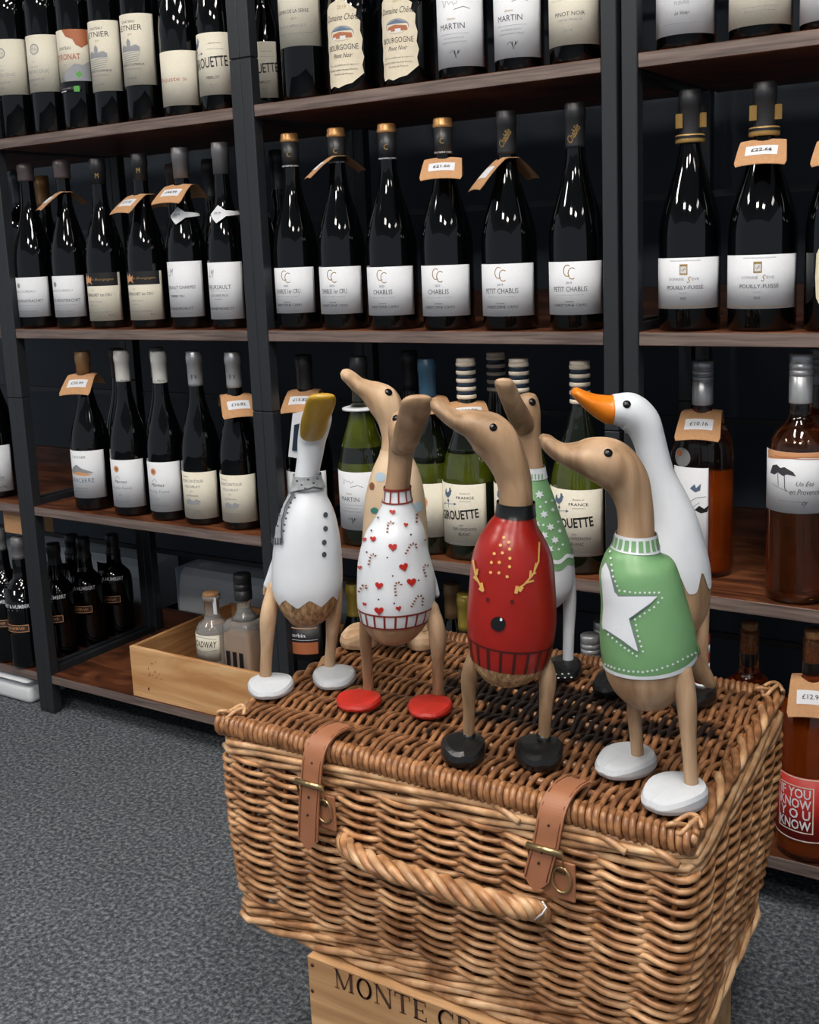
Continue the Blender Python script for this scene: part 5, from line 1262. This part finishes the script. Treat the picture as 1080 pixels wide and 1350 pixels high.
cg = lf.surf(3.30, 13.05, .0009, 48, cap=False); part('painted_jumper', cg, 'p_white', bd)
for t0, t1 in ((3.24, 3.36), (4.08, 4.20), (11.55, 11.72), (12.95, 13.15)):
    part('painted_ring', lf.surf(t0, t1, .0016, 48, m=2, cap=False), 'p_darkred', bd)
V, F = [], []
gs = []
for k in range(22):
    th = 2*PI*k/22; g1 = [tuple(lf.at(3.30+.85*i/5, th+dx, .0016)) for i in range(6) for dx in (-.028, .028)]
    gs.append((g1, [(2*i, 2*i+1, 2*i+3, 2*i+2) for i in range(5)]))
for k in range(11):
    th = 2*PI*k/11+.2; g1 = [tuple(lf.at(11.6+1.45*i/4, th+dx, .0016)) for i in range(5) for dx in (-.06, .06)]
    gs.append((g1, [(2*i, 2*i+1, 2*i+3, 2*i+2) for i in range(4)]))
part('painted_bars', join(*gs), 'p_darkred', bd)['kind'] = 'stuff'
tr = bvh(cg, bg)
def heart(x, y, s, rot=0):
    o_ = []
    for k in range(16):
        t_ = 2*PI*k/16; a = 16*math.sin(t_)**3/16; b = -(13*math.cos(t_)-5*math.cos(2*t_)-2*math.cos(3*t_)-math.cos(4*t_))/16
        o_.append((x+s*(a*math.cos(rot)-b*math.sin(rot)), y+s*(a*math.sin(rot)+b*math.cos(rot))))
    return o_
hs = [(518, 675, 3.8, 0), (534.5, 692, 3, .2), (493, 710.5, 4, 0), (518, 721, 5.6, 0), (532, 747, 6, -.3), (500.5, 771.5, 5.4, .2), (542, 767, 6.3, -.1), (500.5, 804.5, 6.2, 0), (525.5, 801.5, 3.8, -.2), (482, 796, 2.8, .3), (481.5, 711, 3.2, .2), (476, 748, 3, 0)]
decals(tr, [heart(*h) for h in hs], 'p_heart', bd, 'painted_heart', .0015, 3)
canes = []
for x, y, s, ro in ((512, 694, 6, .1), (539, 721, 7, .5), (489, 736, 6, .2), (558, 752, 6, -.3), (521, 775, 7, -.1), (547, 790, 7.5, .5), (478, 774, 5, .5), (548, 682, 5, 0)):
    pts = [(0, 9), (0, -2), (1, -5), (4, -6.5), (7, -4), (7.3, -1)]
    pts = [(x+(a*math.cos(ro)-b*math.sin(ro))*s/6, y+(a*math.sin(ro)+b*math.cos(ro))*s/6) for a, b in pts]
    acc = 0; cn = []; canes.append(cn)
    for (a, b), (c, d) in zip(pts, pts[1:]):
        q = math.hypot(c-a, d-b); n_ = max(1, round(q/2.1))
        for k in range(n_):
            acc += 1
            if acc % 2: cn.append(stroke([(a+(c-a)*k/n_, b+(d-b)*k/n_), (a+(c-a)*(k+1)/n_, b+(d-b)*(k+1)/n_)], 2.9))
decals(tr, canes, 'p_brown', bd, 'painted_candy_cane', .0015, 4)
decal(tr, [circ(x, y, 1.3, 6) for x, y in ((500, 683), (491, 700), (559, 712), (511, 735), (518, 759), (551, 765), (500, 790), (520, 795), (556, 797), (541, 705), (485, 728))], 'p_maroon', bd, 'painted_specks', .0015)
bl = [(531, 592, .014, 15, .007), (534, 583, .022, 17, .010), (539, 567, .034, 18, .011), (544, 552, .046, 19, .010), (548, 539, .058, 19.5, .008), (550, 529, .068, 18.5, .006), (551, 524, .072, 14, .004), (551, 522, .073, 6, .002)]
lb = Loft(P0, bl, 'R'); part('bill', lb.surf(0, len(bl)-1), 'duck_wood', r)
eye_at(tr, 521, 551, bd, .0034)
tl = [(552, 725, -.028, 12, .012), (560, 750, -.034, 11, .012), (568, 770, -.037, 9, .008), (575, 783, -.038, 5, .005), (577, 787, -.038, 2, .002)]
lt = Loft(P0, tl, 'D'); part('tail', lt.surf(0, len(tl)-1), 'p_white', r)
legs(P0, r, [dict(f=(473, 929), hip=(482, 806), k=(482, 840), a=(486, 910), w=(7, 8, 7.2), h=.010, L=.022, W=.0245, fm='p_redfoot', hd=.3, ang=-.25), dict(f=(567, 937), hip=(570, 802), k=(577, 838), a=(578, 916), w=(9, 11.5, 7.8), h=.010, L=.024, W=.0235, fm='p_redfoot', hd=.6, ang=-.2)])
# ---- holly duck behind reindeer duck
P0 = onz(716, 893, FZ)
r = dk('green and white duck with white snowflakes and black shoes looking up behind the reindeer duck', P0)
S_ = [(708, 806, 0, 3, .003), (708, 802, 0, 20, .016), (708, 792, 0, 34, .026), (708, 775, 0, 45, .035), (707, 750, 0, 48, .037), (706, 725, 0, 45, .035), (704, 700, 0, 39, .031), (703, 675, 0, 31, .026), (704, 650, 0, 22, .020), (704.5, 634, 0, 15.5, .016), (704, 620, 0, 12.5, .014),
      (701, 600, 0, 13, .014), (698, 580, 0, 14.5, .015), (696, 562, 0, 16, .017), (695, 545, 0, 17, .018), (695, 531, 0, 15, .015), (696, 521, 0, 10, .010), (697, 518, 0, 3, .003)]
lf = Loft(P0, S_, 'R'); bg = lf.surf(0, len(S_)-1); bd = part('body', bg, 'duck_wood', r)
wg = lf.surf(0.05, 5.2, .0008); part('painted_lower_body', wg, 'p_white', bd)
wav = lambda th: .10*math.sin(9*th)
cg = lf.surf(4.4, 10.2, .0016, 64, e0=wav, cap=False); part('painted_jumper', cg, 'p_green', bd)
part('painted_hem', lf.surf(4.75, 4.95, .0026, 64, m=2, e0=wav, e1=wav, cap=False), 'p_white', bd)
part('painted_collar', lf.surf(9.35, 10.3, .0026, 40, cap=False), 'p_white', bd)
tr = bvh(cg)
def star(x, y, r0, r1, n=5, rot=-PI/2): return [(x+(r0 if k % 2 == 0 else r1)*math.cos(rot+PI*k/n), y+(r0 if k % 2 == 0 else r1)*math.sin(rot+PI*k/n)) for k in range(2*n)]
decals(tr, [star(x, y, s, s*.5, 6, .3) for x, y, s in ((711, 652, 6), (717, 678, 5.5), (707, 691, 5.5), (725, 695, 5.5), (717, 706, 6), (731, 712, 5.5), (724, 724, 6), (728, 672, 3), (737, 700, 3))]+[circ(x, y, 1.6, 6) for x, y in ((719, 662), (727, 660), (735, 688), (741, 718), (716, 692), (736, 724), (712, 668))], 'p_white', bd, 'painted_snowflake', .0012, 4)
trc = bvh(lf.surf(9.35, 10.3, .0026, 40, cap=False))
decal(trc, [stroke([(x, 625), (x, 632)], 1.5) for x in (698, 702, 706, 710, 714)], 'p_green', bd, 'collar_ribs', .0012)
bl = [(690, 566, .010, 14, .008), (688, 556, .020, 15, .010), (682, 543, .034, 14.5, .010), (675, 529, .048, 13, .009), (669, 515, .060, 12.5, .0075), (665, 505, .068, 11.5, .006), (664, 501, .071, 8, .003), (664, 499.5, .072, 3, .001)]
lb = Loft(P0, bl, 'R'); part('bill', lb.surf(0, len(bl)-1), 'duck_wood', r)
eye_at(bvh(bg), 702, 530, bd, .0042)
legs(P0, r, [dict(f=(746, 889), hip=(746, 745), k=(751, 790), a=(749, 872), w=(11, 9, 7.5), h=.016, L=.024, W=.018, fm='p_black', hd=.1, m='p_white'), dict(f=(690, 885), hip=(680, 760), k=(680, 800), a=(688, 868), w=(11, 9, 7.5), h=.016, L=.024, W=.018, fm='p_black', hd=.1, m='p_white')])
c_ = onz(742, 886, FZ+.0155)
for i in range(3):
    for j in range(2):
        p = c_+HD*(.004+.006*j)+HR*(-.008+.007*i+.002*j); part('shoe_dot', lathe([(.0013, 0), (.0011, .0008)], 8, p[0], p[1], FZ+.0145-.002*j), 'p_white', r)
# ---- goose
P0 = onz(862, 922, FZ)
r = dk('tall white goose with orange bill and red striped socks behind the star duck', P0)
S_ = [(884, 838, 0, 4, .004), (885, 834, 0, 20, .018), (887, 822, 0, 33, .027), (890, 803, 0, 40, .033), (893, 780, 0, 42, .035), (893, 755, 0, 41, .034), (892, 730, 0, 37.5, .031), (889, 692, 0, 29.5, .026), (880, 660, 0, 24.5, .021), (869, 630, 0, 20, .018), (862, 603, 0, 18.5, .017), (855, 577, 0, 19, .017), (846, 556, 0, 21.5, .018),
      (831, 543, 0, 22.5, .019), (816, 540, 0, 19.5, .018), (806, 540, 0, 17, .017), (800, 539, 0, 16, .016), (788, 534.5, 0, 12.8, .015), (777, 529, 0, 9.5, .015), (766, 522, 0, 6.8, .014), (758, 516, 0, 4.5, .011), (755.5, 514, 0, 2, .005)]
lf = Loft(P0, S_, 'D'); bg = lf.surf(0, 17); bd = part('body', bg, 'duck_wood', r)
drip = lambda th: .8*(.5+.5*math.sin(8*th))**2*1.2-.6
cg = lf.surf(5.0, 15.1, .0010, 96, e0=drip, cap=False); part('painted_feathers', cg, 'p_white', bd)
part('bill', lf.surf(14.9, len(S_)-1, .0013), 'p_orange', r)
tr = bvh(bg, cg); eye_at(tr, 826.5, 533, bd, .0042)
tl = [(903, 690, -.006, 16, .02), (912, 730, -.010, 16, .018), (918, 765, -.012, 12, .014), (922, 788, -.013, 6, .008), (923, 796, -.013, 3, .003)]
lt = Loft(P0, tl, 'D'); part('tail', lt.surf(0, len(tl)-1), 'duck_wood', r); part('painted_tail', lt.surf(0, 2.4, .001), 'p_white', r)
sp_ = [dict(f=(914, 925), hip=(922, 795), k=(925, 830), a=(926, 905), w=(13, 9.5, 8.5), h=.016, L=.032, W=.020, fm='p_black', hd=.1, ang=-.8), dict(f=(812, 906), hip=(872, 815), k=(848, 850), a=(838, 888), w=(11, 9, 8), h=.016, L=.032, W=.020, fm='p_black', hd=.1, ang=-.8)]
legs(P0, r, sp_)
for s in sp_:
    for i in range(4):
        a = s['an']+Vector((0, 0, -.008+.0115*i)) if False else s['an']+Vector((0, 0, -.006+.0112*i))
        part('sock_stripe', tube([a, a+Vector((0, 0, .0112))], .0076, 16), 'p_red' if i % 2 else 'p_white', r)
        if i == 3: part('sock_stripe', tube([a+Vector((0, 0, .0112)), a+Vector((0, 0, .020))], .0076, 16), 'p_white', r); part('sock_stripe', tube([a+Vector((0, 0, .020)), a+Vector((0, 0, .030))], .0077, 16), 'p_red', r)
# ---- reindeer duck
P0 = onz(661, 1002, FZ)
r = dk('red reindeer jumper duck with black nose and black boots at the front of the lid', P0)
S_ = [(669, 902, 0, 3, .003), (669, 898, 0, 21, .016), (669, 889, 0, 35, .026), (670, 876, 0, 45, .034), (672, 855, 0, 51.5, .039), (674, 830, 0, 55, .041), (675, 807, 0, 55.5, .041), (675.5, 761, 0, 52.5, .039), (675.5, 735, 0, 49.5, .037), (676, 715, 0, 43, .033), (677.5, 697, 0, 33, .027), (679.5, 683, 0, 25, .021),
      (680, 670, 0, 22, .0175), (680, 650, 0, 21.3, .017), (677, 630, 0, 22.3, .017), (670, 610, 0, 24, .019), (658, 587, 0, 27.5, .021), (643, 571, 0, 27.5, .022), (624, 560, 0, 20, .020), (608, 555.5, 0, 14.5, .018), (596, 550.5, 0, 11.5, .017), (585, 543, 0, 9.8, .017), (575, 533.5, 0, 8.5, .014), (569.5, 528, 0, 3.5, .006)]
lf = Loft(P0, S_, 'D'); bg = lf.surf(0, len(S_)-1); bd = part('body', bg, 'duck_wood', r)
low = lf.surf(0.02, 3.7, .0006); part('root_belly', low, 'duck_root', bd)
cg = lf.surf(3.35, 12.3, .0012, 56, cap=False); part('painted_jumper', cg, 'p_red', bd)
part('painted_collar', lf.surf(11.35, 12.45, .0022, 40, cap=False), 'p_black', bd)
part('painted_ring', lf.surf(4.55, 4.65, .0018, 56, m=2, cap=False), 'p_maroon', bd)
gs = []
for k in range(20):
    th = 2*PI*k/20; g1 = [tuple(lf.at(3.35+1.25*i/5, th+dx, .0018)) for i in range(6) for dx in (-.035, .035)]
    gs.append((g1, [(2*i, 2*i+1, 2*i+3, 2*i+2) for i in range(5)]))
part('painted_bars', join(*gs), 'p_maroon', bd)['kind'] = 'stuff'
tr = bvh(bg, cg)
decals(tr, [circ(x, y, 2.1, 8) for x, y in ((665, 709), (671, 715), (660.5, 719), (672, 724), (652.5, 730), (663, 729), (672.5, 736), (649, 741.5), (659, 741.5), (672, 747), (648, 754.5), (658.5, 755), (669, 760)) ], 'p_yellow', bd, 'painted_spot', .0012)
ant = [stroke([(710, 715), (709, 740), (702, 757), (691, 770), (680, 778)], 2.2), stroke([(704, 752), (706, 742)], 2.5), stroke([(698, 762), (699, 752)], 2.5), stroke([(693, 768), (703, 765)], 2.5), stroke([(688, 773), (684, 779)], 5), stroke([(682, 772), (680, 782)], 4), stroke([(700, 757), (706, 755)], 2),
       stroke([(625, 738), (629, 760), (638, 778)], 2.4), stroke([(630, 758), (631, 750)], 2.4), stroke([(626, 760), (632, 766)], 3), stroke([(633, 775), (639, 779)], 4), stroke([(636, 768), (638, 779)], 3.5)]
decals(tr, [ant[:7], ant[7:]], 'p_yellow', bd, 'painted_antler', .0012)
decal(tr, [circ(657.5, 822, 9.6, 20)], 'p_black', bd, 'painted_nose', .0016, 3)
decals(tr, [circ(644, 790.5, 1.9, 8, 3.2), circ(675.5, 793, 2.6, 8, 3)], 'p_maroon', bd, 'painted_eye', .0014)
decal(tr, [circ(661.5, 816, 1.6, 8, 2.4)], 'p_white', bd, 'painted_glint', .0022)
eye_at(tr, 650.5, 563.5, bd, .0036)
legs(P0, r, [dict(f=(611, 999), hip=(628, 858), k=(619, 892), a=(618, 975), w=(9, 11, 8), h=.018, L=.023, W=.0215, fm='p_black', hd=.5, sock=('p_black', -.004, .008)), dict(f=(711, 1003), hip=(716, 868), k=(722, 895), a=(717, 977), w=(10, 11.5, 8.6), h=.018, L=.024, W=.0225, fm='p_black', hd=.5, sock=('p_black', -.004, .008))])
# ---- star duck
P0 = onz(860, 1030, FZ)
r = dk('green jumper duck with a large white star at the right front of the lid', P0)
S_ = [(850, 932, 0, 3, .003), (850, 928, 0, 20, .016), (851, 918, 0, 35, .027), (852, 904, 0, 46, .035), (853, 885, 0, 54, .040), (855, 858, 0, 59, .042), (852.5, 829, 0, 58, .041), (848, 792, 0, 52, .038), (843, 766, 0, 49, .035), (838.5, 747, 0, 45, .032), (837, 734, 0, 37, .027), (838, 721, 0, 27.5, .021),
      (838.5, 705, 0, 23.5, .0175), (838.5, 685, 0, 22.5, .017), (835.5, 660, 0, 23.5, .0175), (826, 633, 0, 27.5, .020), (806, 612, 0, 31, .023), (782, 604, 0, 27, .022), (760, 601.5, 0, 18.5, .019), (742, 597.5, 0, 13, .018), (729, 590, 0, 11, .018), (720, 581, 0, 9, .015), (714, 575, 0, 4, .007)]
lf = Loft(P0, S_, 'D'); bg = lf.surf(0, len(S_)-1); bd = part('body', bg, 'duck_wood', r)
slant = lambda th: .1+.4*math.cos(th)
cg = lf.surf(4.55, 12.0, .0012, 56, cap=False, e0=slant); part('painted_jumper', cg, 'p_green', bd)
part('painted_hem', lf.surf(4.45, 4.62, .0017, 56, m=2, cap=False, e0=slant, e1=slant), 'p_white', bd)
cl = lf.surf(10.9, 12.15, .0020, 48, cap=False); part('painted_collar', cl, 'p_white', bd)
gs = []
for k in range(20):
    th = 2*PI*k/20; g1 = [tuple(lf.at(11.1+.85*i/4, th+dx, .0026)) for i in range(5) for dx in (-.10, .10)]
    gs.append((g1, [(2*i, 2*i+1, 2*i+3, 2*i+2) for i in range(4)]))
part('collar_ribs', join(*gs), 'p_green', bd)['kind'] = 'stuff'
tr = bvh(cg, bg, cl)
starp = [(801, 742), (805, 752), (812, 780), (817, 786), (866, 786), (858, 794), (830, 815), (832, 822), (842, 858), (838, 856), (820, 842), (800, 829), (797, 829), (796, 822), (798, 800), (797, 780), (795, 760), (796, 750)]
decal(tr, [stroke(starp[:13], 3.4)], 'p_line', bd, 'star_outline', .0014, 4)
decal(tr, [starp], 'p_white', bd, 'painted_star', .0018, 4)
outl = [(806, 728), (808, 745), (810, 760), (818, 778), (838, 781), (868, 781), (872, 788), (862, 800), (838, 816), (842, 838), (848, 858), (840, 864), (820, 850), (804, 836), (798, 832)]
ds = []
for (a, b), (c, d) in zip(outl, outl[1:]):
    L_ = math.hypot(c-a, d-b); n_ = max(1, int(L_/6))
    for k in range(n_): ds.append(circ(a+(c-a)*k/n_, b+(d-b)*k/n_, 1.5, 6))
hemd = [(800, 875), (812, 880), (830, 884), (848, 885), (866, 882), (886, 875), (905, 865), (920, 858)]
for (a, b), (c, d) in zip(hemd, hemd[1:]):
    for k in range(3): ds.append(circ(a+(c-a)*k/3, b+(d-b)*k/3, 1.6, 6))
decal(tr, ds, 'p_white', bd, 'painted_stitches', .0016)
eye_at(tr, 802, 597, bd, .0038)
tl = [(874, 760, -.012, 15, .016), (884, 800, -.016, 18, .018), (896, 840, -.019, 17, .017), (911, 868, -.021, 15, .014), (927, 889, -.022, 12, .010), (937, 901, -.022, 7, .006), (941, 905, -.022, 3, .003)]
lt = Loft(P0, tl, 'D'); part('tail', lt.surf(0, len(tl)-1), 'duck_wood', r); part('painted_tail', lt.surf(0, 2.75, .0012), 'p_green', r)
legs(P0, r, [dict(f=(825, 1012), hip=(838, 905), k=(836, 935), a=(841, 998), w=(10, 9.5, 8.8), h=.014, L=.031, W=.025, fm='p_whitefoot', hd=.6, ang=-.95), dict(f=(889, 1056), hip=(897, 885), k=(905, 925), a=(912, 1036), w=(15, 13, 9.5), h=.015, L=.031, W=.026, fm='p_whitefoot', hd=.75, ang=-.95)])
bpy.context.view_layer.update()
